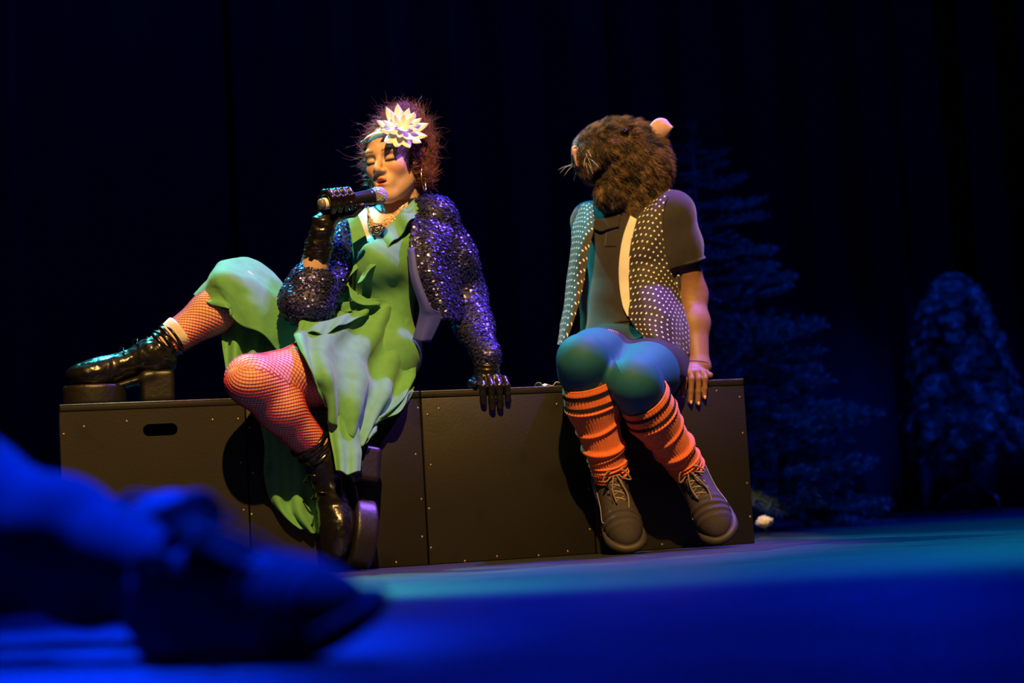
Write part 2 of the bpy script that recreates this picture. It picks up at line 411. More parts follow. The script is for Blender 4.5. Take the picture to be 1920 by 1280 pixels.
# ------------------------------------------------------------------ the four boxes
def box_paint():
    m = mat('black_painted_plywood', (0.055, 0.048, 0.042), 0.5, spec=0.3, var=0.0); nt = m.node_tree; N = nt.nodes; L = nt.links; b = N['Principled BSDF']
    tc = N.new('ShaderNodeNewGeometry')
    n1 = N.new('ShaderNodeTexNoise'); n1.inputs['Scale'].default_value = 5; n1.inputs['Detail'].default_value = 6; L.new(tc.outputs['Position'], n1.inputs['Vector'])
    n2 = N.new('ShaderNodeTexNoise'); n2.inputs['Scale'].default_value = 120; n2.inputs['Detail'].default_value = 3; L.new(tc.outputs['Position'], n2.inputs['Vector'])
    n3 = N.new('ShaderNodeTexNoise'); n3.inputs['Scale'].default_value = 6.5; n3.inputs['Detail'].default_value = 2; n3.inputs['Distortion'].default_value = 0.6; L.new(tc.outputs['Position'], n3.inputs['Vector'])
    c1 = N.new('ShaderNodeMix'); c1.data_type = 'RGBA'; c1.inputs['A'].default_value = (0.009, 0.008, 0.007, 1); c1.inputs['B'].default_value = (0.0165, 0.0145, 0.0125, 1); L.new(n1.outputs['Fac'], c1.inputs['Factor'])
    st = N.new('ShaderNodeMapRange'); st.inputs['From Min'].default_value = 0.59; st.inputs['From Max'].default_value = 0.70; L.new(n3.outputs['Fac'], st.inputs['Value'])
    c2 = N.new('ShaderNodeMix'); c2.data_type = 'RGBA'; c2.inputs['B'].default_value = (0.007, 0.0065, 0.006, 1); L.new(c1.outputs['Result'], c2.inputs['A']); L.new(st.outputs['Result'], c2.inputs['Factor'])
    sc = N.new('ShaderNodeMapRange'); sc.inputs['From Min'].default_value = 0.74; sc.inputs['From Max'].default_value = 0.78; sc.inputs['To Max'].default_value = 0.5; L.new(n2.outputs['Fac'], sc.inputs['Value'])
    c3 = N.new('ShaderNodeMix'); c3.data_type = 'RGBA'; c3.inputs['B'].default_value = (0.10, 0.08, 0.06, 1); L.new(c2.outputs['Result'], c3.inputs['A']); L.new(sc.outputs['Result'], c3.inputs['Factor'])
    L.new(c3.outputs['Result'], b.inputs['Base Color'])
    bp = N.new('ShaderNodeBump'); bp.inputs['Strength'].default_value = 0.15; bp.inputs['Distance'].default_value = 0.002; L.new(n2.outputs['Fac'], bp.inputs['Height']); L.new(bp.outputs['Normal'], b.inputs['Normal'])
    return m
BOXM = box_paint(); EDGEM = mat('worn_edge_glint', (0.07, 0.058, 0.048), 0.4, var=0.6, vscale=60); SCREWM = mat('screw_steel', (0.35, 0.3, 0.22), 0.35, 0.9)  # EDGEM: worn paint, made lighter than the boxes to carry the lit rim
SMUDGE = mat('dark_smudge', (0.012, 0.011, 0.010), 0.7)
bw = BLEN / 4; bd = 0.46; Rb = np.array([BU, -BN, A(0, 0, 1)])              # box local: x along, y back, z up
def bpt(x, y, z): return B0 + BU * x - BN * y + A(0, 0, z)
def front_with_hole(w, h, t, hx, hz, hw, hr):
    """front board with a stadium hole, as a plate of thickness t (local x, y, z)"""
    n = 12; th = np.linspace(-np.pi / 2, np.pi / 2, n)
    loop = [(hx + hw / 2 + hr * math.cos(a), hz + hr * math.sin(a)) for a in th] + [(hx - hw / 2 - hr * math.cos(a), hz - hr * math.sin(a)) for a in th]
    me = bmesh.new()
    oo = [me.verts.new((x, 0, z)) for x, z in ((0, 0), (w, 0), (w, h), (0, h))]; ii = [me.verts.new((x, 0, z)) for x, z in loop]
    ed = [me.edges.new((oo[i], oo[(i + 1) % 4])) for i in range(4)] + [me.edges.new((ii[i], ii[(i + 1) % len(ii)])) for i in range(len(ii))]
    bmesh.ops.triangle_fill(me, use_beauty=True, edges=ed)
    r = bmesh.ops.extrude_face_region(me, geom=me.faces[:])
    bmesh.ops.translate(me, verts=[v for v in r['geom'] if isinstance(v, bmesh.types.BMVert)], vec=(0, t, 0))
    bmesh.ops.recalc_face_normals(me, faces=me.faces)
    me.verts.ensure_lookup_table()
    m = bpy.data.meshes.new('front_board'); me.to_mesh(m); me.free(); return m
BXLAB = ['black plywood stage box at the left end, with a hand hole, under the raised boot', 'black plywood stage box under the person in the green dress',
         'black plywood stage box between the two people, with the gloved hand on its edge', 'black plywood stage box at the right end, under the masked person']
for k in range(4):
    gap = 0.0015; t = 0.018; wk = bw - 2 * gap
    e = empty('stage_box', bpt(k * bw + gap, 0, 0), label=BXLAB[k], cat='box', group='row of stage boxes')
    e.rotation_euler = (0, 0, math.atan2(BU[1], BU[0]))
    def lp(name, V, F, m):
        me = np_mesh(name, V, F, False); me.materials.append(m); o = bpy.data.objects.new(name, me); COL.objects.link(o); o.parent = e
        bv = o.modifiers.new('bev', 'BEVEL'); bv.width = 0.0015 if name == 'edge_glint' else 0.003; bv.segments = 2; return o
    lp('top_board', *box_np((0, 0, BH - t), (wk, bd, BH)), BOXM)
    if k == 0:
        fm = front_with_hole(wk, BH - t - 0.0005, t, wk * 0.535, BH - 0.073, 0.056, 0.0155)
        fm.materials.append(BOXM); fo = bpy.data.objects.new('front_board', fm); COL.objects.link(fo); fo.parent = e
    else: lp('front_board', *box_np((0, 0, 0), (wk, t, BH - t - 0.0005)), BOXM)
    lp('edge_glint', *box_np((0, -0.0012, BH - 0.0035), (wk, 0.003, BH + 0.0008)), EDGEM)  # thin strip added on the worn edge to draw the line of rim light
    lp('back_board', *box_np((0, bd - t, 0), (wk, bd, BH - t - 0.0005)), BOXM)
    lp('side_board', *box_np((0, t + 0.0003, 0), (t, bd - t - 0.0003, BH - t - 0.0005)), BOXM)
    lp('side_board', *box_np((wk - t, t + 0.0003, 0), (wk, bd - t - 0.0003, BH - t - 0.0005)), BOXM)
    # screws along the edges of the front
    r = np.random.default_rng(20 + k)
    for sx, sz in [(0.012, z) for z in (0.05, 0.15, 0.27, 0.39)] + [(wk - 0.012, z) for z in (0.07, 0.17, 0.30, 0.41)] + [(x, 0.012) for x in (0.1, 0.19, 0.30, 0.38)] + [(x, BH - 0.045) for x in (0.05, 0.17, 0.38)]:
        V, F = lathe([(0.001, 0), (0.0012, 0.0022), (0.0006, 0.0035), (-0.001, 0.0036)], (sx + r.normal(0, 0.004), 0, sz + r.normal(0, 0.005)), (0, -1, 0), 8)
        so = np_mesh('screw', V, F); so.materials.append(SCREWM); s2 = bpy.data.objects.new('screw', so); COL.objects.link(s2); s2.parent = e

# ------------------------------------------------------------------ white carnation, white cloth
WHITE = mat('white_petal', (0.8, 0.8, 0.78), 0.6, var=0.06, sheen=0.2); GREEN = mat('stem_green', (0.05, 0.14, 0.03), 0.6)
fc = np.array(on_floor(1435, 1004)); fc = fc * 1.0; fc[2] = 0.030
e = empty('carnation', fc, label='white carnation lying on the floor at the right end of the boxes', cat='flower')
r = np.random.default_rng(3)
def petal_mesh(L_, w_, seed, frill=0.12, cup=0.3):
    rr = np.random.default_rng(seed); n, m = 9, 9; rows = []
    for i in range(n):
        t = i / (n - 1); wd = w_ * (0.25 + 0.75 * math.sin(min(1, t * 1.1) * math.pi * 0.5)) ; row = []
        for j in range(m):
            s = j / (m - 1) * 2 - 1; fr = frill * L_ * math.sin(j * 2.4 + seed) * t ** 3
            row.append((s * wd / 2, L_ * t * (1 - 0.12 * s * s * t) + fr * 0.6, cup * L_ * t * t + fr * rr.uniform(0.6, 1.2) + cup * 0.3 * s * s * w_))
        rows.append(row)
    V, F, uv = sheet(rows, 9, 9, None, 0.0006); return V, F
pms = [np_mesh('petal', *petal_mesh(0.026, 0.020, s)) for s in range(4)]
for p in pms: p.materials.append(WHITE)
for k in range(46):
    a = k * 2.39996; el = math.radians(8 + 80 * (k / 46) ** 0.8)
    o = bpy.data.objects.new('petal', pms[k % 4]); COL.objects.link(o); o.parent = e
    o.rotation_euler = (el, r.uniform(-0.3, 0.3), a); sc = r.uniform(0.8, 1.1) ; o.scale = (sc, sc, sc); o.location = (0, 0, -0.004)
e.scale = (1.35, 1.35, 1.35)
st = np_mesh('stem', *tube(crom([A(0, 0, -0.004), A(0.01, 0.03, -0.014), A(0.02, 0.09, -0.018)], 8), 0.0028)); st.materials.append(GREEN)
o = bpy.data.objects.new('stem', st); COL.objects.link(o); o.parent = e
cx = Q(1025, 719, -0.07)
rows = [[cx + BU * (u - 0.5) * 0.07 + BN * (v - 0.5) * 0.08 + A(0, 0, 0.006 + 0.010 * math.sin(3 * u + 2 * v) ** 2) for u in np.linspace(0, 1, 5)] for v in np.linspace(0, 1, 5)]
rows = np.array(rows); rows[..., 2] += BH + 0.002 - rows[..., 2].min()
V, F, uv = sheet(rows, 20, 20, lambda U, W, G: 0.0025 * np.sin(18 * U + 4 * W), 0.0012)
V[:, 2] += BH + 0.0012 - V[:, 2].min()
tag(obj('handkerchief', np_mesh('handkerchief', V, F), mat('white_linen', (0.7, 0.7, 0.68), 0.8)), 'crumpled white cloth on the boxes beside the masked person', 'cloth')

# ------------------------------------------------------------------ trees
NEED = mat('tree_needles', (0.05, 0.10, 0.07), 0.45, var=0.4, vscale=15); BARK = mat('tree_bark', (0.03, 0.022, 0.015), 0.8); STANDM = mat('tree_stand_metal', (0.05, 0.05, 0.05), 0.35, 0.6)
CONE = mat('pine_cone', (0.06, 0.035, 0.02), 0.7)
def needles(P, D, ln, wd, rng):
    """flat needles from points P along unit D"""
    n = len(P); s = np.cross(D, rng.normal(size=(n, 3))); s /= np.linalg.norm(s, axis=1, keepdims=True) + 1e-9
    ln = np.broadcast_to(ln, (n,))[:, None]
    V = np.stack([P - s * wd / 2, P + s * wd / 2, P + D * ln * 0.6 + s * wd * 0.45, P + D * ln, P + D * ln * 0.6 - s * wd * 0.45], 1).reshape(-1, 3)
    b = np.arange(n)[:, None] * 5
    return V, [np.concatenate([b, b + 1, b + 2, b + 4], 1), np.concatenate([b + 4, b + 2, b + 3], 1)]
def spruce_branch(seed, L_=0.42):
    """branch along +x with side twigs, drooping; returns wood and needle arrays"""
    r = np.random.default_rng(seed); wood = []; ned = []
    main = crom([A(0, 0, 0), A(L_ * 0.4, 0.0, -0.01), A(L_ * 0.75, 0.01, -0.045), A(L_, 0.015, -0.06)], 14); wood.append(tube(main, np.linspace(0.005, 0.002, 14), 5))
    tw = [main]
    for k in range(11):
        i = 3 + k; i = min(i, 13); p = main[i]; sd = 1 if k % 2 else -1; ln = L_ * (0.42 - 0.022 * k) * r.uniform(0.8, 1.1)
        d = nrm(A(0.75, sd * 0.75, r.uniform(-0.05, 0.25))); q = crom([p, p + d * ln * 0.5, p + d * ln + A(0.02, 0, 0.015)], 8); wood.append(tube(q, 0.0016, 4)); tw.append(q)
    for q in tw:
        q = crom(q, max(24, int(90 * np.linalg.norm(q[-1] - q[0]) / 0.2))); T = np.gradient(q, axis=0); T /= np.linalg.norm(T, axis=1, keepdims=True)
        for rep in range(5):
            rad = r.normal(size=q.shape); rad -= T * (rad * T).sum(1, keepdims=True); rad /= np.linalg.norm(rad, axis=1, keepdims=True) + 1e-9
            D = T * 0.65 + rad * 0.75; D /= np.linalg.norm(D, axis=1, keepdims=True); ned.append(needles(q, D, r.uniform(0.018, 0.030, len(q)), 0.0016, r))
    return join_np(wood), join_np(ned)
def place(o, parent, loc, yaw, pitch, sc):
    o.parent = parent; o.location = loc; o.rotation_euler = (0, pitch, yaw); o.scale = (sc, sc, sc)
e = empty('conifer_tree', at_y(1345, 958, 6.6) * 1.0, label='artificial conifer tree standing behind the right end of the boxes', cat='tree'); e.location.z = 0
br = []
for s in range(5):
    wv, nv_ = spruce_branch(s); a = np_mesh('twigs', *wv); a.materials.append(BARK); b = np_mesh('needles', *nv_, False); b.materials.append(NEED); br.append((a, b))
TH = 1.52; tk = np_mesh('trunk', *tube([A(0, 0, 0.0), A(0, 0, 0.7), A(0, 0, TH)], [0.018, 0.014, 0.005], 10)); tk.materials.append(BARK); o = bpy.data.objects.new('trunk', tk); COL.objects.link(o); o.parent = e
r = np.random.default_rng(11)
for k in range(96):
    t = (k / 96) ** 1.15; z = 0.16 + (TH - 0.13) * t; R_ = 0.56 * (1 - t) ** 0.85 + 0.05; yaw = k * 2.39996 + r.normal(0, 0.2); a, b = br[k % 5]
    o1 = bpy.data.objects.new('branch', a); COL.objects.link(o1); place(o1, e, (0, 0, z), yaw, r.normal(0.02, 0.12) - 0.35 * t ** 3 - (1.1 if k > 93 else 0), R_ / 0.42 * r.uniform(0.85, 1.1))
    o2 = bpy.data.objects.new('needles', b); COL.objects.link(o2); o2.parent = o1
for px, py in ((1428, 820), (1450, 760), (1400, 700)):
    p = np.array(at_y(px, py, 6.28)) - np.array(e.location); Vc = []
    for k in range(60):
        a = k * 2.4; h = k / 60; rr = 0.017 * math.sin(math.pi * (0.12 + 0.8 * h)); c = p + A(rr * math.cos(a), rr * math.sin(a), -0.03 + 0.06 * h)
        V, F = box_np(A(-0.004, -0.004, -0.0015), A(0.004, 0.004, 0.0015)); Vc.append((V @ np.array([[math.cos(a), math.sin(a), 0], [-math.sin(a), math.cos(a), 0], [0, 0, 1]]) + c, F))
    cme = np_mesh('pine_cone', *join_np(Vc), False); cme.materials.append(CONE); o = bpy.data.objects.new('pine_cone', cme); COL.objects.link(o); o.parent = e
def stand(e, h, spread, yaw0):
    pl = np_mesh('stand_pole', *tube([A(0, 0, 0.03), A(0, 0, h)], 0.012, 10)); pl.materials.append(STANDM); o = bpy.data.objects.new('stand_pole', pl); COL.objects.link(o); o.parent = e
    for k in range(3):
        a = yaw0 + k * 2 * math.pi / 3; d = A(math.cos(a), math.sin(a), 0)
        lg = np_mesh('stand_leg', *tube(np.concatenate([crom([A(0, 0, 0.13) + d * 0.012, d * spread * 0.5 + A(0, 0, 0.105), d * spread * 0.93 + A(0, 0, 0.07)], 8), [d * spread + A(0, 0, 0.055), d * spread * 1.02 + A(0, 0, 0.007)]]), 0.0065, 8)); lg.materials.append(STANDM)
        o = bpy.data.objects.new('stand_leg', lg); COL.objects.link(o); o.parent = e
stand(e, 0.2, 0.22, 0.4)
# round-tipped little pine at the right
tp = on_floor(1822, 966); tY = 7.2; base = at_y(1822, 966, tY); base.z = 0
e = empty('pine_tree', base, label='small pine tree with round tufted tips at the far right', cat='tree')
def rosette(seed):
    r = np.random.default_rng(seed); n = 420; a = r.uniform(0, 2 * np.pi, n); el = r.normal(0.22, 0.10, n)
    D = np.stack([np.sin(el), np.cos(a) * np.cos(el), np.sin(a) * np.cos(el)], 1); P = np.stack([r.uniform(-0.012, 0.012, n), 0 * a, 0 * a], 1)
    n1 = needles(P, D, r.uniform(0.060, 0.066, n), 0.0019, r)
    m = 220; x = r.uniform(-0.16, 0, m); a = r.uniform(0, 2 * np.pi, m); D = np.stack([np.full(m, 0.6), 0.8 * np.cos(a), 0.8 * np.sin(a)], 1); P = np.stack([x, 0 * x, 0 * x], 1)
    n2 = needles(P, D, r.uniform(0.025, 0.045, m), 0.0017, r)
    return tube([A(-0.30, 0, 0), A(-0.1, 0, 0.004), A(0.01, 0, 0)], 0.0028, 5), join_np([n1, n2])
rs = []
for s in range(4):
    wv, nv_ = rosette(s); a = np_mesh('twig', *wv); a.materials.append(BARK); b = np_mesh('tuft', *nv_, False); b.materials.append(NEED); rs.append((a, b))
tk = np_mesh('trunk', *tube([A(0, 0, 0.15), A(0, 0, 0.6), A(0, 0, 0.93)], [0.014, 0.012, 0.006], 10)); tk.materials.append(BARK); o = bpy.data.objects.new('trunk', tk); COL.objects.link(o); o.parent = e
r = np.random.default_rng(5)
prof = crom([A(0.24, 0.15, 0), A(0.33, 0.225, 0), A(0.48, 0.225, 0), A(0.64, 0.20, 0), A(0.80, 0.15, 0), A(0.92, 0.10, 0), A(1.0, 0.03, 0)], 60)
for k in range(105):
    t = ((k + 0.5) / 105); z, R_ = np.interp(t, np.linspace(0, 1, 60), prof[:, 0]), np.interp(t, np.linspace(0, 1, 60), prof[:, 1]); yaw = k * 2.39996 + r.normal(0, 0.15); R_ *= r.uniform(0.88, 1.06)
    a, b = rs[k % 4]; o1 = bpy.data.objects.new('branch', a); COL.objects.link(o1)
    place(o1, e, (R_ * math.cos(yaw), R_ * math.sin(yaw), z), yaw + r.normal(0, 0.3), -0.3 + r.normal(0, 0.3) - 0.7 * max(0, t - 0.75) / 0.25, r.uniform(0.85, 1.1) * (1 - 0.3 * t))
    o2 = bpy.data.objects.new('tuft', b); COL.objects.link(o2); o2.parent = o1
stand(e, 0.26, 0.135, math.radians(190))

# ================================================================== person in the green dress
Z3 = A(0, 0, 1)
SKIN = mat('skin', (0.62, 0.40, 0.30), 0.5, var=0.05, vscale=60, tint=True, sss=0.08)
DRESS = mat('green_crepe', (0.10, 0.32, 0.125), 0.75, var=0.08, vscale=40, bump=0.15, bscale=500, sheen=0.15)
LEATHER = mat('black_patent_leather', (0.006, 0.0055, 0.0065), 0.26, var=0.2, bump=0.35, bscale=55, coat=0.6)
GLOVE = mat('black_glossy_glove', (0.007, 0.0055, 0.006), 0.3, var=0.2, bump=0.5, bscale=70, coat=0.4)
def yawR(a, tilt=0.0, roll=0.0):
    """rows: left of the body, out of its front, up; facing the audience and turned by a towards image left"""
    F_ = A(-math.sin(a), -math.cos(a), 0); L_ = A(math.cos(a), -math.sin(a), 0)
    M = np.array([L_, F_, Z3])
    F2 = F_ * math.cos(tilt) - Z3 * math.sin(tilt); U2 = Z3 * math.cos(tilt) + F_ * math.sin(tilt)     # tilt > 0: looks down
    L3 = L_ * math.cos(roll) - U2 * math.sin(roll); U3 = U2 * math.cos(roll) + L_ * math.sin(roll)
    return np.array([L3, F2, U3])
WA = empty('person', bpt(0.83, 0.18, BH), label='person in a green dress, blue sequin jacket and red fishnets, speaking into a microphone', cat='person')
RA = yawR(math.radians(36)); LA, FA = RA[0], RA[1]
W = dict(pel=Q(684, 672, -0.18), waist=Q(697, 582, -0.18), rib=Q(712, 492, -0.18), neck0=Q(742, 424, -0.17), neck1=Q(744, 362, -0.16),
         shl=Q(812, 414, -0.11), shr=Q(660, 432, -0.26), ell=Q(872, 556, -0.20), wrl=Q(914, 690, -0.03), elr=Q(578, 562, 0.0), wrr=Q(606, 420, 0.07),
         hipn=Q(672, 694, -0.10), kneen=Q(470, 712, 0.20), ankn=Q(606, 888, 0.10), hipf=Q(648, 688, -0.23), kneef=Q(446, 524, -0.14), ankf=Q(312, 676, -0.17))
up2 = nrm(A(-0.88, -0.40, 0.22)); fw2 = nrm(A(-0.10, -0.26, -0.95)); toe2 = Q(694, 1050, 0.105) + A(0, 0, 0.013); h2 = toe2 - fw2 * 0.272
up2 = nrm(up2 - fw2 * (up2 @ fw2)); W['ankn'] = h2 + fw2 * 0.048 + up2 * 0.137
fw1 = nrm(A(-0.955, -0.30, 0)); hb1 = Q(322, 742, -0.13); hb1[2] = BH + 0.003; W['ankf'] = hb1 + fw1 * 0.042 + Z3 * 0.137; W['kneef'] = Q(450, 540, -0.14)
fa = Field((-1.35, 3.8, 0.1), (0.12, 5.05, 1.25), 0.006)
fa.ell(W['pel'], (0.165, 0.12, 0.12), RA); fa.ell(W['waist'], (0.118, 0.09, 0.13), RA, k=0.06); fa.ell(W['rib'], (0.138, 0.105, 0.14), RA, k=0.06)
for s in (-1, 1): fa.ell(W['rib'] + LA * s * 0.068 + FA * 0.083 - Z3 * 0.018, (0.068, 0.066, 0.066), RA, k=0.03)
fa.cone(W['shr'], W['shl'], 0.05, 0.05, 0.06); fa.cone(W['neck0'] - Z3 * 0.03, W['neck1'] - FA * 0.01, 0.056, 0.043, 0.03)
fa.cone(W['shl'], W['ell'], 0.05, 0.042, 0.03); fa.cone(W['ell'], W['wrl'], 0.042, 0.028, 0.02)
fa.cone(W['shr'], W['elr'], 0.05, 0.042, 0.03); fa.cone(W['elr'], W['wrr'], 0.043, 0.027, 0.02)
TORSO = fa.copy()
def leg(f, hip, knee, ank, rh=0.088, rk=0.061, rc=0.054, ra=0.037, rm=0.080, bulge=None):
    f.chain([hip, hip * 0.5 + knee * 0.5, knee], [rh, rm, rk], 0.03)
    mid = knee * 0.66 + ank * 0.34 + (0 if bulge is None else np.asarray(bulge) * 0.008)
    f.chain([knee, mid, ank], [rk * 0.97, rc, ra], 0.03); 
leg(fa, W['hipn'], W['kneen'], W['ankn'], 0.086, 0.0585, rm=0.079, bulge=nrm(A(1, 0.6, 0)))
leg(fa, W['hipf'], W['kneef'], W['ankf'], 0.055, 0.046, rm=0.050, bulge=nrm(A(0.5, 0, -1)))
clip_box(fa); Vb, Fb = fa.net(3)
bvhA = bvh_of(Vb, Fb)

# ---- head
RH = yawR(math.radians(24), math.radians(6), math.radians(-3)); HC = Q(737, 303, -0.13); HS = 0.94
def hloc(v): return HC + (np.asarray(v, float) * HS) @ RH
fh = Field((-0.11, -0.13, -0.155), (0.11, 0.14, 0.135), 0.0024)
fh.ell((0, -0.012, 0.03), (0.074, 0.094, 0.085)); fh.ell((0, 0.022, -0.035), (0.055, 0.064, 0.082), k=0.03)
for s in (-1, 1):
    fh.cone((s * 0.042, -0.002, -0.055), (s * 0.012, 0.062, -0.101), 0.019, 0.018, 0.03)
    fh.ell((s * 0.034, 0.056, -0.024), (0.023, 0.024, 0.021), k=0.025)
fh.ell((0, 0.070, -0.102), (0.021, 0.018, 0.017), k=0.02)
fh.cone((-0.036, 0.072, 0.024), (0.036, 0.072, 0.024), 0.013, 0.013, 0.02)
for s in (-1, 1): fh.ell((s * 0.031, 0.094, 0.003), (0.019, 0.014, 0.011), k=0.012, cut=True)
fh.cone((0, 0.081, 0.014), (0, 0.107, -0.026), 0.0075, 0.0105, 0.012); fh.ell((0, 0.105, -0.030), (0.0105, 0.010, 0.009), k=0.006)
for s in (-1, 1):
    fh.ell((s * 0.0125, 0.095, -0.034), (0.008, 0.011, 0.007), k=0.006)
    fh.ell((s * 0.0065, 0.101, -0.0415), (0.0036, 0.006, 0.004), k=0.003, cut=True)
    fh.ell((s * 0.031, 0.0745, 0.001), (0.0155, 0.0135, 0.0120), k=0.004)
    fh.ell((s * 0.077, -0.012, -0.008), (0.009, 0.02, 0.031), k=0.008)
fh.ell((0, 0.080, -0.064), (0.030, 0.015, 0.022), k=0.02)
for s in (-1, 1): fh.cone((s * 0.022, 0.083, -0.064), (s * 0.003, 0.0955, -0.0555), 0.0028, 0.0058, 0.004)
fh.cone((-0.016, 0.088, -0.0735), (0.016, 0.088, -0.0735), 0.0055, 0.0055, 0.004); fh.ell((0, 0.092, -0.0740), (0.012, 0.007, 0.0062), k=0.005)
fh.ell((0, 0.096, -0.0650), (0.0165, 0.018, 0.0046), k=0.003, cut=True)
fh.cone((0.004, -0.034, -0.085), (0.004, -0.050, -0.16), 0.045, 0.047, 0.016)
Vh, Fh = fh.net(1)
def gauss(P, c, r): return np.exp(-(((P - np.array(c)) / np.array(r)) ** 2).sum(1))
skin = A(0.62, 0.40, 0.30); tint = np.tile(skin, (len(Vh), 1))
def paint(w_, col):
    global tint
    w_ = np.clip(w_, 0, 1)[:, None]; tint = tint * (1 - w_) + np.array(col) * w_
for s in (-1, 1):
    paint(0.5 * gauss(Vh, (s * 0.042, 0.07, -0.03), (0.022, 0.05, 0.018)), (0.65, 0.18, 0.15))
    paint(0.95 * gauss(Vh, (s * 0.033, 0.085, 0.012), (0.020, 0.04, 0.0095)), (0.13, 0.08, 0.10))
    paint(0.7 * gauss(Vh, (s * 0.030, 0.088, 0.004), (0.011, 0.02, 0.0055)), (0.60, 0.52, 0.42))
    arc = Vh[:, 2] - (-0.0065 + 5.0 * (Vh[:, 0] - s * 0.031) ** 2)
    paint(1.3 * np.exp(-(arc / 0.0031) ** 2) * (np.abs(Vh[:, 0] - s * 0.032) < 0.0165) * (Vh[:, 1] > 0.06), (0.015, 0.01, 0.012))
    br_ = Vh[:, 2] - (0.0275 - 5 * (Vh[:, 0] - s * 0.034) ** 2)
    paint(0.95 * np.exp(-(br_ / 0.0030) ** 2) * (np.abs(Vh[:, 0] - s * 0.034) < 0.021) * (Vh[:, 1] > 0.05), (0.10, 0.055, 0.04))
lip = np.maximum(gauss(Vh, (0, 0.095, -0.0565), (0.021, 0.03, 0.0052)), gauss(Vh, (0, 0.095, -0.0745), (0.0165, 0.03, 0.0065)))
paint(1.6 * np.clip(lip - 0.28, 0, 1) * (Vh[:, 1] > 0.07), (0.55, 0.045, 0.04))
paint(2 * np.clip(gauss(Vh, (0, 0.09, -0.065), (0.0165, 0.03, 0.0042)) - 0.35, 0, 1) * (Vh[:, 1] > 0.06), (0.03, 0.006, 0.006))
VH = hloc(Vh)
Vall, Fall = join_np([(Vb, Fb), (VH, Fh)])
me = np_mesh('body', Vall, Fall); lg = ((Vb - W['pel']) @ FA > 0.02)[:, None] * (Vb[:, 2:] < W['waist'][2] - 0.02); color_attr(me, np.concatenate([np.where(lg, A(0.74, 0.40, 0.35), skin), tint])); obj('body', me, SKIN, WA)

# ---- hair: swept-up mass with a loose bun, wisps around it
HAIRM = mat('auburn_hair_mass', (0.06, 0.018, 0.010), 0.5, var=0.4, vscale=40); STRM = mat('auburn_hair_strands', (0.18, 0.06, 0.028), 0.32, var=0.4, vscale=40)
fr = Field((-0.14, -0.20, -0.15), (0.14, 0.12, 0.24), 0.004)
fr.ell((0, -0.030, 0.036), (0.083, 0.092, 0.090)); fr.ell((0.028, -0.055, 0.112), (0.058, 0.055, 0.050), k=0.04); fr.ell((0.045, -0.06, 0.05), (0.055, 0.06, 0.07), k=0.03)
fr.ell((0.055, -0.050, -0.035), (0.034, 0.05, 0.062), k=0.03); fr.ell((-0.058, -0.045, -0.025), (0.028, 0.045, 0.058), k=0.03)
fr.ell((0.066, -0.012, -0.012), (0.020, 0.034, 0.045), k=0.02); fr.ell((-0.064, -0.012, -0.005), (0.018, 0.030, 0.050), k=0.02)
fr.ell((0, 0.085, -0.035), (0.064, 0.075, 0.105), k=0.015, cut=True)
Vr, Fr = fr.net(2); Vr = Vr + vnormals(Vr, Fr) * (0.004 * vnoise(Vr, 90, 3) + 0.003 * vnoise(Vr * A(1, 1, 3), 160, 4))[:, None]
hair = obj('hair', np_mesh('hair', hloc(Vr), Fr), HAIRM, WA)
rg = np.random.default_rng(31); P, Nn = surf_samples(Vr, Fr, 5200, rg)
ok = P[:, 2] > -0.09; P, Nn = P[ok], Nn[ok]; n = len(P); wild = rg.random(n) < 0.20
flow = np.cross(Nn, A(0.2, 1, 0.1)); flow /= np.linalg.norm(flow, axis=1, keepdims=True) + 1e-9; flow *= np.sign(flow[:, 2:3] + 1e-6)
ln = np.where(wild, rg.uniform(0.025, 0.065, n), rg.uniform(0.025, 0.05, n)); m_ = 12; tt = np.linspace(0, 1, m_); ph = rg.uniform(0, 6.28, n); e1 = np.cross(flow, Nn)
wd_ = flow * rg.normal(0, 0.6, (n, 1)) + e1 * rg.normal(0, 0.6, (n, 1)) + Nn * rg.uniform(0.35, 0.9, (n, 1)); D = np.where(wild[:, None], wd_, flow + Nn * 0.14 + rg.normal(0, 0.12, (n, 3))); turns = rg.uniform(5, 13, n); cr_ = rg.uniform(0.003, 0.008, n)
pts = np.zeros((n, m_, 3))
for i, t in enumerate(tt):
    c_ = np.where(wild, cr_, 0.003)[:, None] * t ** 0.6
    pts[:, i] = P - Nn * 0.001 + D * (ln * t)[:, None] + c_ * (np.sin(ph + t * turns)[:, None] * e1 + (np.cos(ph + t * turns) - np.cos(ph))[:, None] * (flow * 0.7 + Nn * 0.3 * wild[:, None]))
V, F = strands(None, hloc(pts.reshape(-1, 3)).reshape(pts.shape), np.where(wild, 0.00048, 0.0010))
tag(obj('hair_strands', np_mesh('hair_strands', V, F), STRM, hair), kind='stuff')

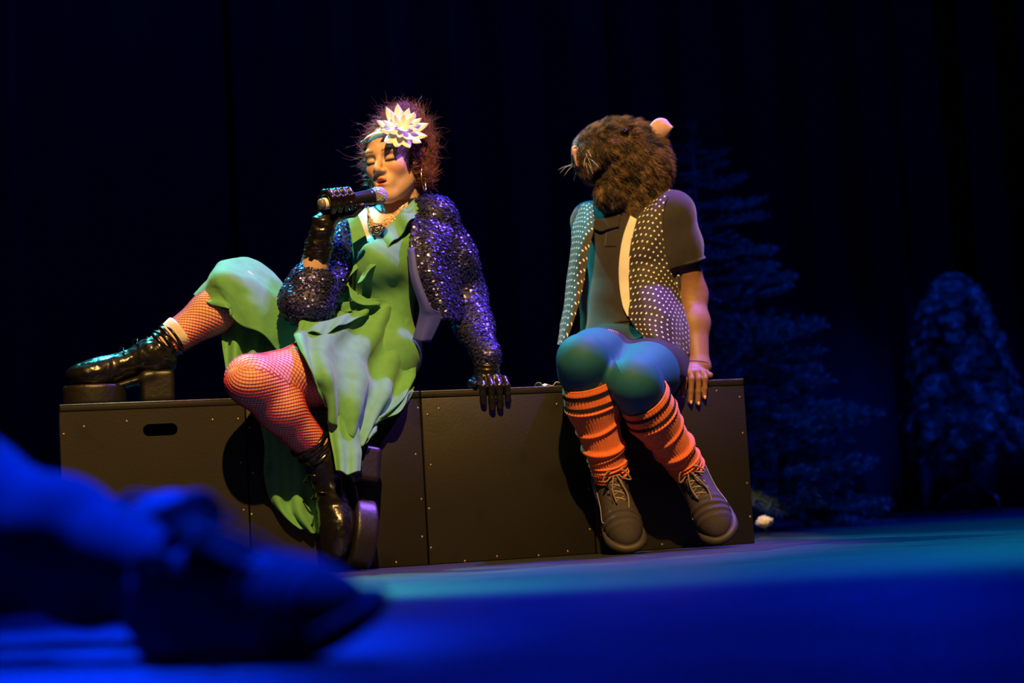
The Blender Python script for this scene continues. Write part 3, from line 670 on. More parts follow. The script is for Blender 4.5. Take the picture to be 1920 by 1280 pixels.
# ---- headband with a big white flower
BANDM = mat('white_felt', (0.80, 0.78, 0.80), 0.75, var=0.06)
th = np.linspace(0, 2 * np.pi, 60); band = np.stack([0.081 * np.sin(th), 0.096 * np.cos(th) - 0.018, 0.062 + 0.018 * np.cos(th) + 0.004 * np.sin(th)], 1)
V, F = tube(hloc(band), 0.0075, 8, False, 0.25)
hb = obj('headband', np_mesh('headband', V, F), BANDM, WA)
fcn = A(0.069, 0.050, 0.078); fn = nrm(A(0.58, 0.70, 0.42)); fx = nrm(np.cross(A(0, 0, 1), fn)); fy = np.cross(fn, fx)
def leafpetal(L_, w_):
    rows = []
    for t in np.linspace(0, 1, 9):
        wd = w_ * (math.sin(math.pi * min(1, t * 0.93 + 0.07)) ** 0.8)
        rows.append([(s * wd / 2, L_ * t, 0.10 * L_ * math.sin(math.pi * t) + 0.12 * abs(s) * w_ - 0.10 * L_ * t * t) for s in np.linspace(-1, 1, 7)])
    V, F, uv = sheet(rows, 13, 9, None, 0.0012); return V, F
pv, pf = leafpetal(1.0, 0.42); rg = np.random.default_rng(9)
for ring, (cnt, L_, el, off) in enumerate(((12, 0.074, 0.06, 0), (9, 0.058, 0.25, 0.3), (7, 0.040, 0.55, 0.1))):
    for k in range(cnt):
        a = off + k * 2 * np.pi / cnt + rg.normal(0, 0.08); l = L_ * rg.uniform(0.85, 1.12); u = np.cos(a) * fx + np.sin(a) * fy; v = np.cross(fn, u)
        d = u * math.cos(el) + fn * math.sin(el); nn = np.cross(d, v) * -1
        R_ = np.array([v, d, np.cross(v, d)]); Vp = fcn + fn * (0.008 + 0.005 * ring) + (pv * l) @ R_
        obj('petal', np_mesh('petal', hloc(Vp), pf), BANDM, hb)
for k, dx in enumerate((-0.030, -0.055)):   # two leaves of the band towards the temple
    a = math.pi - 0.15 + 0.25 * k; u = np.cos(a) * fx + np.sin(a) * fy; v = np.cross(fn, u); R_ = np.array([v, u, np.cross(v, u)])
    obj('petal', np_mesh('petal', hloc(fcn + A(dx, 0.008 - 0.006 * k, 0.006 - 0.004 * k) + (pv * 0.05) @ R_), pf), BANDM, hb)
# ---- hoop earrings, necklace
GOLD = mat('gold', (0.85, 0.55, 0.20), 0.22, 1.0, var=0.05)
for s in (-1, 1):
    c = A(s * 0.084, -0.004, -0.070); tt = np.linspace(0, 2 * np.pi, 33)
    V, F = tube(hloc(c + np.stack([0.004 * s + 0.006 * np.sin(tt), 0.022 * np.sin(tt), 0.033 * np.cos(tt)], 1)), 0.0022, 8, False); obj('earring', np_mesh('earring', V, F), GOLD, WA)
BEADM = mat('gold_glass_beads', (0.80, 0.52, 0.25), 0.2, 0.85, var=0.35, vscale=300)
nk = crom([Q(690, 398, -0.115), Q(692, 413, -0.085), Q(704, 434, -0.062), Q(722, 424, -0.062), Q(742, 407, -0.066), Q(758, 393, -0.085)], 60)
rg = np.random.default_rng(4); bits = []
bm = bmesh.new(); bmesh.ops.create_icosphere(bm, subdivisions=1, radius=1.0); bv_ = np.array([v.co[:] for v in bm.verts]); bf_ = np.array([[v.index for v in f.verts] for f in bm.faces]); bm.free()
T_, N_, B_ = frames(nk)
for i, p in enumerate(nk):
    wdt = 0.013 + 0.008 * math.exp(-((i - 22) / 14) ** 2)
    for q in np.linspace(-1, 1, 7):
        c = p + Z3 * q * wdt - FA * 0 + nrm(-BN * -1) * (0.004 * (1 - q * q)) + rg.normal(0, 0.0007, 3); bits.append((c + bv_ * 0.0028 * rg.uniform(0.8, 1.15), bf_))
Vn, Fn = join_np(bits)
nkl = obj('necklace', np_mesh('necklace', Vn, Fn), BEADM, WA); tag(nkl, kind='stuff')

# ---- dress: bodice follows the torso, open in a V
X, Y, Z = TORSO.xyz()
def tco(P0):   # body coordinates of grid relative to a point
    return (X - P0[0]) * LA[0] + (Y - P0[1]) * LA[1], (X - P0[0]) * FA[0] + (Y - P0[1]) * FA[1], Z - P0[2]
fb = Field((-1.35, 3.8, 0.1), (0.12, 5.05, 1.25), 0.006)
fb.ell(W['pel'], (0.170, 0.125, 0.12), RA); fb.ell(W['waist'], (0.120, 0.092, 0.13), RA, k=0.06); fb.ell(W['rib'], (0.140, 0.107, 0.14), RA, k=0.06)
for s in (-1, 1): fb.ell(W['rib'] + LA * s * 0.068 + FA * 0.086 - Z3 * 0.018, (0.070, 0.068, 0.068), RA, k=0.04)
fb.cone(W['shr'], W['shl'], 0.052, 0.052, 0.06); fb.cone(W['neck0'] - Z3 * 0.03, W['neck1'] - FA * 0.01, 0.060, 0.047, 0.03)
s_, f_, z_ = tco(W['rib'])
def sz(px, py, f=0.10):     # (side, height) of a pixel on the plane f in front of the ribs
    v = np.array(ray(px, py)); c = np.array(CAMP); t = ((W['rib'] + FA * f - c) @ FA) / (v @ FA); p = c + v * t - W['rib']; return p @ LA, p[2]
a1, b1 = sz(668, 392, 0.07), sz(693, 476); a2, b2 = sz(768, 384, 0.05), sz(697, 472)
def half(p, q, s, z):       # signed: > 0 to the right of the line p->q
    dx, dz = q[0] - p[0], q[1] - p[1]; L_ = math.hypot(dx, dz); return ((s - p[0]) * dz - (z - p[1]) * dx) / L_
wedge = np.maximum(half(a1, b1, s_, z_), -half(a2, b2, s_, z_))        # < 0 inside the V
ztop = sz(742, 396)[1]
opening = np.minimum(np.maximum(wedge, -f_), ztop - z_ - 0.012 * np.ones_like(f_))
bod = smax(fb.F - 0.004, -opening.astype(np.float32), 0.006)
bod = np.maximum(bod, -(z_ + 0.36)); bod = smax(bod, np.abs(s_ - 0.0) - 0.155 - 0.1 * (z_ < -0.1), 0.01)
gb = fb.copy(bod); clip_box(gb); Vd, Fd = gb.net(2)
def foldn(V, N, spec):
    d = 0
    for (dirv, fq, amp, sd) in spec:
        q = V @ np.asarray(dirv, float) * fq + 2.2 * vnoise(V, 7, sd); d = d + amp * np.sign(np.sin(q)) * np.abs(np.sin(q)) ** 1.5 * (0.5 + 0.5 * vnoise(V, 5, sd + 9))
    return V + N * np.asarray(d)[:, None]
Vd = foldn(Vd, vnormals(Vd, Fd), [(A(0.5, 0, 0.85), 75, 0.0030, 2), (A(-0.6, 0.2, 0.7), 120, 0.0016, 5)])
dress = obj('dress', np_mesh('dress', Vd, Fd), DRESS, WA)
def wav(amp, fu, fv, sd, amp2=0.0):
    def fn(U, Wv, G):
        q = fu * U + fv * Wv + 1.6 * vnoise(G, 5, sd); s = np.sin(q)
        return amp * np.sign(s) * np.abs(s) ** 0.8 * (0.4 + 0.6 * Wv) + amp2 * vnoise(G, 14, sd + 3) + 0.0012 * vnoise(G, 45, sd + 5)
    return fn
def panel(name, rows, parent, m, nv=50, nu=60, fold=None, thick=0.0025, pts=False):
    R_ = np.array([[(Q(*p) if not pts else p) for p in row] for row in rows]); V, F, uv = sheet(R_, nv, nu, fold, thick); V = out_of_box(V)
    me = np_mesh(name, V, F); uv_attr(me, uv); return obj(name, me, m, parent)
# skirt, front fall over the near thigh
panel('skirt_front', [
    [(596, 596, -0.06), (640, 588, -0.05), (685, 578, -0.06), (727, 574, -0.06), (765, 578, -0.10), (782, 586, -0.17)],
    [(556, 616, 0.05), (600, 612, 0.05), (660, 616, 0.0), (715, 625, -0.03), (765, 635, -0.07), (785, 645, -0.15)],
    [(554, 640, 0.13), (590, 650, 0.14), (645, 660, 0.075), (702, 675, 0.005), (757, 688, -0.04), (782, 694, -0.10)],
    [(572, 688, 0.20), (606, 700, 0.18), (655, 712, 0.12), (710, 722, 0.05), (752, 730, 0.006), (777, 722, -0.04)],
    [(592, 724, 0.19), (620, 742, 0.17), (658, 757, 0.135), (700, 764, 0.08), (738, 764, 0.04), (768, 742, 0.012)],
    [(606, 766, 0.15), (630, 796, 0.15), (656, 822, 0.13), (675, 838, 0.12), (692, 806, 0.10), (736, 776, 0.05)]],
    dress, DRESS, 90, 110, wav(0.015, 30, 7, 1, 0.008))
panel('skirt_tail', [[(612, 770, 0.13), (640, 780, 0.14), (672, 790, 0.12)], [(618, 815, 0.15), (645, 825, 0.16), (676, 830, 0.14)], [(625, 850, 0.17), (650, 858, 0.18), (679, 850, 0.16)], [(630, 880, 0.19), (652, 888, 0.20), (677, 882, 0.18)]], dress, DRESS, 50, 40, wav(0.005, 12, 2, 7, 0.003))
panel('skirt_tail', [[(478, 760, 0.03), (540, 760, 0.03), (612, 770, 0.04)], [(495, 830, 0.02), (550, 850, 0.03), (622, 850, 0.04)], [(495, 890, 0.02), (555, 910, 0.03), (616, 900, 0.04)], [(512, 945, 0.02), (565, 962, 0.03), (618, 955, 0.03)], [(560, 985, 0.02), (590, 1000, 0.025), (616, 998, 0.02)]], dress, DRESS, 60, 60, wav(0.010, 18, 3, 11, 0.006))
# skirt over the raised knee
panel('skirt_side', [
    [(552, 580, -0.34), (545, 556, -0.24), (552, 600, -0.12), (556, 640, -0.09), (556, 690, -0.10)],
    [(510, 535, -0.33), (504, 508, -0.24), (510, 548, -0.11), (522, 604, -0.07), (524, 660, -0.08)],
    [(474, 512, -0.32), (468, 486, -0.22), (472, 522, -0.08), (482, 568, -0.05), (490, 625, -0.05)],
    [(444, 505, -0.30), (440, 480, -0.20), (438, 508, -0.07), (446, 546, -0.05), (457, 612, -0.05)],
    [(420, 520, -0.28), (414, 493, -0.19), (410, 515, -0.08), (420, 545, -0.05), (437, 595, -0.05)],
    [(398, 540, -0.26), (392, 526, -0.19), (394, 536, -0.10), (406, 552, -0.06), (432, 579, -0.05)],
    [(372, 562, -0.25), (366, 555, -0.19), (372, 561, -0.12), (386, 566, -0.08), (402, 571, -0.07)]],
    dress, DRESS, 80, 80, wav(0.007, 9, 10, 21, 0.006))
panel('skirt_side', [[(420, 585, -0.16), (475, 600, -0.14), (545, 625, -0.13)], [(416, 630, -0.13), (480, 640, -0.12), (545, 655, -0.12)], [(424, 690, -0.10), (480, 700, -0.09), (545, 712, -0.09)]], dress, DRESS, 40, 60, wav(0.016, 22, 2, 25, 0.006))
# sash, neckline and waist ruffles
panel('sash', [[(612, 572, -0.10), (650, 566, -0.055), (690, 560, -0.05), (735, 562, -0.07), (778, 566, -0.14)], [(606, 592, -0.10), (648, 585, -0.055), (690, 577, -0.05), (735, 577, -0.07), (780, 584, -0.14)]], dress, DRESS, 16, 60, wav(0.003, 20, 3, 33, 0.002))
panel('waist_ruffle', [[(650, 524, -0.06), (662, 545, -0.04), (685, 558, -0.035), (712, 566, -0.045)], [(652, 530, -0.055), (658, 556, -0.02), (685, 572, -0.02), (712, 572, -0.045)]], dress, DRESS, 14, 40, wav(0.004, 9, 3, 36))
panel('waist_ruffle', [[(556, 622, 0.06), (566, 602, 0.05), (600, 604, 0.06), (640, 592, 0.02), (690, 578, -0.035)], [(552, 640, 0.14), (572, 622, 0.09), (606, 626, 0.09), (644, 608, 0.05), (690, 590, -0.03)]], dress, DRESS, 16, 60, wav(0.005, 22, 3, 38))
panel('neck_ruffle', [[(788, 368, -0.13), (765, 384, -0.085), (744, 405, -0.06), (716, 438, -0.05), (697, 474, -0.045), (680, 508, -0.04)], [(796, 376, -0.12), (778, 404, -0.05), (754, 436, -0.03), (728, 466, -0.015), (700, 505, -0.005), (668, 528, 0.0)]], dress, DRESS, 24, 90, wav(0.008, 24, 1, 41))
panel('neck_ruffle', [[(655, 396, -0.15), (668, 398, -0.11), (680, 425, -0.08), (690, 460, -0.055), (684, 490, -0.04)], [(648, 408, -0.15), (655, 420, -0.10), (660, 450, -0.07), (664, 490, -0.05), (655, 520, -0.05)]], dress, DRESS, 20, 70, wav(0.003, 9, 1, 44))

# ---- fishnet tights: a knotted net round each leg
NETM = mat('red_net', (0.50, 0.010, 0.045), 0.6, var=0.1)
def fishnet(a, b, n_around, n_long, default, planes=()):
    """net round the straight limb a-b; faces behind any plane (point, normal) are dropped"""
    path = np.linspace(a, b, n_long); R_, N_, B_ = wrap_r(path, bvhA, n_around * 2, default, 0.12); miss = wrap_r.miss
    for _ in range(2): R_ = (np.roll(R_, 1, 1) + 2 * R_ + np.roll(R_, -1, 1)) / 4
    V = np.zeros((n_long, n_around, 3))
    for j in range(n_long):
        th = (np.arange(n_around) + 0.5 * (j % 2)) * 2 * np.pi / n_around; r_ = R_[j, (np.arange(n_around) * 2 + (j % 2)) % (2 * n_around)] + 0.0010
        V[j] = path[j] + r_[:, None] * (np.cos(th)[:, None] * N_[j] + np.sin(th)[:, None] * B_[j])
    V = V.reshape(-1, 3); F = []; ms = np.zeros((n_long, n_around), bool)
    for j in range(n_long): ms[j] = miss[j, (np.arange(n_around) * 2 + (j % 2)) % (2 * n_around)]
    ms = ms.ravel()
    for j in range(n_long - 2):
        for i in range(n_around):
            if j % 2 == 0: q = (j, i), (j + 1, i), (j + 2, i), (j + 1, (i - 1) % n_around)
            else: q = (j, i), (j + 1, (i + 1) % n_around), (j + 2, i), (j + 1, i)
            q = [x[0] * n_around + x[1] for x in q]; c = V[q].mean(0)
            if not ms[q].any() and all((c - p) @ nn > 0 for p, nn in planes) and max(np.linalg.norm(V[q[0]] - V[q[2]]), np.linalg.norm(V[q[1]] - V[q[3]])) < 0.03: F.append(q)
    return V, np.array(F)
def net_obj(bits):
    V, F = join_np(bits); o = obj('fishnet', np_mesh('fishnet', out_of_box(V), F), NETM, WA)
    wf = o.modifiers.new('net', 'WIREFRAME'); wf.thickness = 0.0015; wf.use_even_offset = False; wf.use_boundary = True
kn, kf = W['kneen'], W['kneef']
d1, d2 = nrm(W['hipn'] - kn), nrm(W['ankn'] - kn); bis = nrm(d1 - d2)
net_obj([fishnet(W['hipn'] * 0.6 + kn * 0.4, kn - d1 * 0.085, 30, 48, 0.06, [(kn, bis)]), fishnet(kn - d2 * 0.085, kn * 0.2 + W['ankn'] * 0.8, 30, 66, 0.05, [(kn, -bis)])])
net_obj([fishnet(kf * 0.95 + W['ankf'] * 0.05, kf * 0.15 + W['ankf'] * 0.85, 27, 46, 0.05)])

# ---- platform boots
def boot(name, heel, fwd, up, shaft_to, r_top, sc):
    """heel: floor point under the heel's back, sole facing -up"""
    fwd = nrm(fwd); up = nrm(up - fwd * (up @ fwd)); rt = np.cross(fwd, up); R_ = np.array([rt, fwd, up])
    wl = lambda p: heel + sc * (np.asarray(p, float) @ R_)
    f = Field((-0.07, -0.04, 0.0), (0.07, 0.28, 0.24), 0.004)
    f.ell((0, 0.20, 0.078), (0.045, 0.060, 0.034)); f.cone((0, 0.03, 0.125), (0, 0.17, 0.085), 0.036, 0.036, 0.03); f.ell((0, 0.04, 0.125), (0.042, 0.045, 0.042), k=0.03)
    f.ell((0, 0.03, 0.105), (0.036, 0.045, 0.035), k=0.02)
    f.put((-0.1, -0.1, 0), (0.1, 0.3, 0.055), lambda X, Y, Z: (Z - (0.048 + 0.030 * np.clip((0.13 - Y) / 0.13, 0, 1)) + 0 * X).astype(np.float32), 0.004, True)
    V, F = f.net(2); V = V + vnormals(V, F) * (0.0025 * vnoise(V, 55, 3) * (V[:, 1] < 0.15) + 0.001 * vnoise(V, 130, 8))[:, None]
    e = obj(name, np_mesh(name, wl(V), F), LEATHER, WA)
    g = Field((-0.07, -0.04, -0.004), (0.07, 0.29, 0.10), 0.004)
    g.ell((0, 0.19, 0.024), (0.050, 0.078, 0.2)); 
    g.put((-0.1, 0.0, -0.01), (0.1, 0.3, 0.1), lambda X, Y, Z: (np.abs(Z - 0.026 - 0.05 * np.clip((0.10 - Y) / 0.1, 0, 1)) - 0.026 + 0 * X).astype(np.float32) * -1, 0.006, True)
    V, F = g.net(2); obj('platform_sole', np_mesh('platform_sole', wl(V), F), SOLEM, e)
    g = Field((-0.07, -0.05, -0.004), (0.07, 0.14, 0.11), 0.004)
    g.box((0, 0.036, 0.042), (0.036, 0.042, 0.042), None, 0.012); g.cone((0, 0.05, 0.070), (0, 0.14, 0.045), 0.012, 0.010, 0.01, flat=((1, 0, 0), 2.8))
    V, F = g.net(2); obj('block_heel', np_mesh('block_heel', wl(V), F), SOLEM, e)
    a = wl((0, 0.042, 0.125)); P = crom([a, a * 0.65 + shaft_to * 0.35, a * 0.3 + shaft_to * 0.7, shaft_to], 22); T_, N_, B_ = frames(P); th = np.arange(28) * 2 * np.pi / 28
    rr = np.linspace(0.042, r_top, 22); V = []
    for i in range(22):
        rad = rr[i] + 0.0035 * np.sin(3 * th + i * 0.9) + 0.003 * math.sin(i * 1.7)
        V.append(P[i] + rad[:, None] * (np.cos(th)[:, None] * N_[i] + np.sin(th)[:, None] * B_[i]))
    V = np.array(V).reshape(-1, 3); i, j = np.meshgrid(np.arange(21), np.arange(28), indexing='ij'); p = i * 28 + j; q = i * 28 + (j + 1) % 28
    so = obj('shaft', np_mesh('shaft', V, np.stack([p, q, q + 28, p + 28], -1).reshape(-1, 4)), LEATHER, e); m = so.modifiers.new('t', 'SOLIDIFY'); m.thickness = 0.003
    for k in range(3):     # laces up the instep
        y = 0.155 - 0.035 * k; z = 0.116 + 0.022 * k
        V, F = tube([wl((-0.030, y, z - 0.012)), wl((-0.012, y - 0.004, z + 0.004)), wl((0.012, y + 0.006, z + 0.004)), wl((0.030, y + 0.002, z - 0.012))], 0.0022, 6); obj('lace', np_mesh('lace', V, F), LEATHER, e)
    return e
SOLEM = mat('black_sole', (0.008, 0.0065, 0.008), 0.42, var=0.2, bump=0.2, bscale=80)
boot('boot', h2, fw2, up2, kn * 0.27 + W['ankn'] * 0.73, 0.048, 1.16)
boot('boot', hb1, fw1, A(0, 0, 1), kf * 0.24 + W['ankf'] * 0.76, 0.046, 1.04)
# pale sock rim above the raised boot
SOCKR = mat('pale_sock', (0.65, 0.55, 0.50), 0.8)
c0 = kf * 0.30 + W['ankf'] * 0.70; ax_ = nrm(kf - W['ankf']); V, F = lathe([(-0.03, 0.044), (-0.01, 0.0475), (0.0, 0.0485), (0.004, 0.047), (0.0, 0.045), (-0.03, 0.042)], c0, ax_, 28); obj('sock', np_mesh('sock', V, F), SOCKR, WA)

# ---- gloves
def finger(f, pts, r, k=0.004): f.chain(pts, np.linspace(r, r * 0.82, len(pts)), k, m=0.02)
MB, MH = Q(601, 383, 0.105), Q(713, 366, 0.045); MA = nrm(MH - MB)          # microphone: base, head
gc = Q(634, 377, 0.088); gU = nrm(Z3 - MA * (Z3 @ MA)); gF = np.cross(MA, gU); gF = gF * (1 if gF @ BN > 0 else -1)     # gF towards the audience
f = Field(gc - 0.13, gc + 0.13, 0.0028)
r_m = 0.0182
for k, off in enumerate((-0.030, -0.010, 0.010, 0.029)):
    c = gc + MA * off; rf = 0.0105 - 0.0004 * k; R1 = r_m + rf
    ang = np.radians([200, 150, 105, 60, 15, -30, -62]); pts = [c + R1 * (1.12 if i == 1 else 1.0) * (math.cos(a) * gF + math.sin(a) * gU) for i, a in enumerate(ang)]
    finger(f, pts, rf)
f.ell(gc - gF * 0.039 - gU * 0.012, (0.042, 0.017, 0.034), np.array([MA, gF, gU]), k=0.01)
finger(f, [gc - gF * 0.032 - gU * 0.034 + MA * 0.02, gc - gF * 0.005 - gU * 0.037 + MA * 0.042, gc + gF * 0.024 - gU * 0.025 + MA * 0.052], 0.012)
f.cone(gc - gF * 0.038 - gU * 0.034 - MA * 0.01, W['wrr'], 0.026, 0.030, 0.015)
gtop = W['elr'] * 0.36 + W['wrr'] * 0.64; gl_end = W['elr'] * 0.42 + W['wrr'] * 0.58
gV, gF_ = f.net(1)
f2 = Field(np.minimum(W['wrr'], gl_end) - 0.07, np.maximum(W['wrr'], gl_end) + 0.07, 0.004); f2.cone(W['wrr'], gl_end, 0.031, 0.038, 0)
v2, q2 = f2.net(1); v2 = v2 + vnormals(v2, q2) * (0.0045 * vnoise(v2 * A(1, 1, 2.6), 42, 3) + 0.002 * vnoise(v2 * A(1, 1, 2), 110, 6))[:, None]
V, F = join_np([(gV, gF_), (v2, q2)]); obj('glove', np_mesh('glove', V, F), GLOVE, WA)
# the other glove: fingers hooked over the front edge of the boxes
hc = Q(918, 712, 0.0); f = Field(hc - 0.12, hc + 0.12, 0.0028)
ez = BH + 0.001
def e_(s, dd, z): return B0 + BU * ((hc - B0) @ BU + s) + BN * dd + A(0, 0, z)
for s, ln_, r_ in ((-0.022, 0.040, 0.0105), (0.000, 0.056, 0.0112), (0.021, 0.054, 0.0108), (0.042, 0.036, 0.0098)):
    finger(f, [e_(s * 0.8, -0.035, ez + 0.028), e_(s, -0.004, ez + 0.024), e_(s * 1.05, 0.014, ez + 0.004), e_(s * 1.08, 0.0125, ez - ln_ * 0.55), e_(s * 1.05, 0.0115, ez - ln_)], r_)
f.ell(e_(0.004, -0.045, ez + 0.026), (0.043, 0.042, 0.020), np.array([BU, BN, Z3]), k=0.012)
finger(f, [e_(-0.03, -0.05, ez + 0.022), e_(-0.046, -0.02, ez + 0.016), e_(-0.043, 0.004, ez + 0.012)], 0.0125)
f.cone(e_(0.0, -0.055, ez + 0.035), W['wrl'] * 0.97 + W['ell'] * 0.03, 0.028, 0.033, 0.015); f.cone(W['wrl'], W['wrl'] * 0.7 + W['ell'] * 0.3, 0.033, 0.036, 0.012)
V, F = f.net(1); V = V + vnormals(V, F) * (0.0022 * np.sin(V[:, 2] * 300 + 4 * vnoise(V, 30, 3)) * np.clip((V[:, 2] - ez - 0.04) / 0.02, 0, 1))[:, None]
obj('glove', np_mesh('glove', V, F), GLOVE, WA)

# ---- sequin jacket
JACK = mat('navy_jacket_cloth', (0.012, 0.014, 0.05), 0.6); SEQ = mat('blue_sequins', (0.06, 0.06, 0.25), 0.33, 0.7, var=0.5, vscale=120); LINING = mat('lavender_lining', (0.055, 0.065, 0.45), 0.7, var=0.1)
fj = Field((-0.80, 3.9, 0.35), (0.10, 5.05, 1.20), 0.006)
fj.ell(W['waist'] - FA * 0.01, (0.140, 0.110, 0.16), RA); fj.ell(W['rib'] - FA * 0.005, (0.160, 0.122, 0.16), RA, k=0.06)
fj.cone(W['shr'] + Z3 * 0.005, W['shl'] + Z3 * 0.005, 0.056, 0.060, 0.06)
X, Y, Z = fj.xyz(); s_, f_, z_ = tco(W['rib'])
e1, e2, e3 = sz(788, 374, 0.02), sz(768, 470, 0.09), sz(795, 590, 0.07)
edge = np.where(z_ > e2[1], e2[0] + (e1[0] - e2[0]) * np.clip((z_ - e2[1]) / (e1[1] - e2[1]), 0, 1), e2[0] + (e3[0] - e2[0]) * np.clip((e2[1] - z_) / (e2[1] - e3[1]), 0, 1.3))
gapr = np.maximum(np.maximum(s_ - edge, -0.108 - s_), -(f_ + 0.02))           # open front, < 0 inside
F_ = smax(fj.F, -gapr.astype(np.float32), 0.006)
F_ = np.maximum(F_, sz(790, 636, 0.05)[1] - z_ + 0 * s_)                       # hem
F_ = np.maximum(F_, np.where((s_ ** 2 + (f_ + 0.01) ** 2) < 0.055 ** 2, 0.05, -1) * (z_ > 0.10) + -1 * (z_ <= 0.10))
fj.F = F_.astype(np.float32)
fj.chain([W['shl'], W['shl'] * 0.5 + W['ell'] * 0.5 + BU * 0.01, W['ell'], W['ell'] * 0.55 + W['wrl'] * 0.45, W['wrl'] + Z3 * 0.028], [0.064, 0.066, 0.058, 0.048, 0.037], 0.03)
fj.chain([W['shr'], W['shr'] * 0.45 + W['elr'] * 0.55, W['elr'] + Z3 * 0.005, W['elr'] * 0.78 + W['wrr'] * 0.22], [0.060, 0.066, 0.070, 0.052], 0.03)
Vj, Fj = fj.net(2)
Vj = foldn(Vj, vnormals(Vj, Fj), [(A(0.35, 0.1, 0.9), 60, 0.004, 3), (A(0.9, 0.1, -0.2), 70, 0.0025, 8)])
jack = obj('jacket', np_mesh('jacket', Vj, Fj), JACK, WA)
jr = [[(788, 376, -0.10), (812, 372, -0.10), (838, 384, -0.09)], [(770, 440, -0.03), (806, 436, -0.015), (848, 440, -0.04)], [(772, 500, -0.015), (810, 498, 0.0), (858, 500, -0.06)], [(790, 560, -0.025), (828, 562, -0.005), (868, 562, -0.09)], [(803, 594, -0.035), (836, 598, -0.015), (872, 600, -0.10)]]
Vp, Fp, uvp = sheet(np.array([[Q(*p) for p in r_] for r_ in jr]), 60, 40, wav(0.005, 9, 1, 52, 0.003), 0.006); obj('front_panel', np_mesh('front_panel', Vp, Fp), JACK, jack)
Vj, Fj = join_np([(Vj, Fj), (Vp, Fp)]); Fj = Fj[0]
rg = np.random.default_rng(77); P, Nn = surf_samples(Vj, Fj, 27000, rg); n = len(P)
P[:, 2] = np.round(P[:, 2] / 0.0054) * 0.0054 + rg.normal(0, 0.0006, n)
NN = Nn + rg.normal(0, 0.24, (n, 3)) + Z3 * 0.25; NN /= np.linalg.norm(NN, axis=1, keepdims=True); t1 = np.cross(NN, A(0.1, 0.2, 0.97)); t1 /= np.linalg.norm(t1, axis=1, keepdims=True); t2 = np.cross(NN, t1)
th = np.arange(6) * np.pi / 3; rad = rg.uniform(0.0032, 0.0040, n)
disc = (P + Nn * 0.0022)[:, None] + rad[:, None, None] * (np.cos(th)[None, :, None] * t1[:, None] + np.sin(th)[None, :, None] * t2[:, None])
b = np.arange(n)[:, None] * 6; V = disc.reshape(-1, 3); F = [np.concatenate([b, b + 1, b + 2, b + 3], 1), np.concatenate([b, b + 3, b + 4, b + 5], 1)]
tag(obj('sequins', np_mesh('sequins', V, F, False), SEQ, jack), kind='stuff')
panel('lining', [[(764, 466, -0.02), (769, 466, -0.008), (776, 464, -0.005)], [(770, 520, -0.005), (778, 520, 0.008), (786, 518, 0.01)], [(786, 572, -0.015), (797, 575, 0.005), (808, 574, 0.01)], [(784, 598, -0.03), (804, 597, -0.005), (828, 592, -0.005)], [(774, 636, -0.05), (790, 640, -0.025), (808, 640, -0.03)]], jack, LINING, 40, 20, None, 0.003)

# ---- microphone
MICB = mat('black_microphone_body', (0.015, 0.015, 0.018), 0.3, 0.2); GRILL = mat('steel_grille', (0.55, 0.53, 0.52), 0.35, 0.9, bump=0.9, bscale=900); MICW = mat('white_ring', (0.8, 0.8, 0.82), 0.4); MICE = mat('grey_end_cap', (0.18, 0.15, 0.15), 0.4)
ML = float(np.linalg.norm(MH - MB)); mic = empty('microphone', MB, label='black handheld microphone with a silver grille held in the gloved fist', cat='microphone')
def part(name, V, F, m, par): return obj(name, np_mesh(name, V, F), m, par)
part('handle', *lathe([(0.022, 0.0), (0.022, 0.0150), (0.03, 0.0158), (ML * 0.55, 0.0172), (ML * 0.80, 0.0195), (ML * 0.86, 0.0215), (ML * 0.87, 0.0)], MB, MA), MICB, mic)
part('ring', *lathe([(0.008, 0.0), (0.008, 0.0150), (0.0095, 0.0156), (0.0215, 0.0156), (0.0225, 0.0150), (0.0225, 0.0)], MB, MA), MICW, mic)
part('end_cap', *lathe([(-0.004, 0.0), (-0.004, 0.010), (-0.001, 0.0140), (0.009, 0.0148), (0.009, 0)], MB, MA), MICE, mic)
gr = part('grille', *lathe([(ML * 0.86, 0.0)] + [(ML * 0.86 + 0.02 - 0.024 * math.cos(a), max(0.0235 * math.sin(a), 0.0)) for a in np.linspace(0.35, math.pi, 14)], MB, MA, 32), GRILL, mic)
wires = []
for k in range(16):
    a0 = k * 2 * np.pi / 16; n1 = nrm(np.cross(MA, A(0.3, 0.2, 0.93))); n2 = np.cross(MA, n1)
    for sg in (-1, 1):
        P = [MB + MA * (ML * 0.86 + 0.02 - 0.0243 * math.cos(a)) + 0.0238 * math.sin(a) * (math.cos(a0 + sg * a * 0.8) * n1 + math.sin(a0 + sg * a * 0.8) * n2) for a in np.linspace(0.45, 2.95, 16)]; wires.append(tube(P, 0.0006, 4, False))
V, F = join_np(wires); tag(part('wire_mesh', V, F, GRILL, gr), kind='stuff')

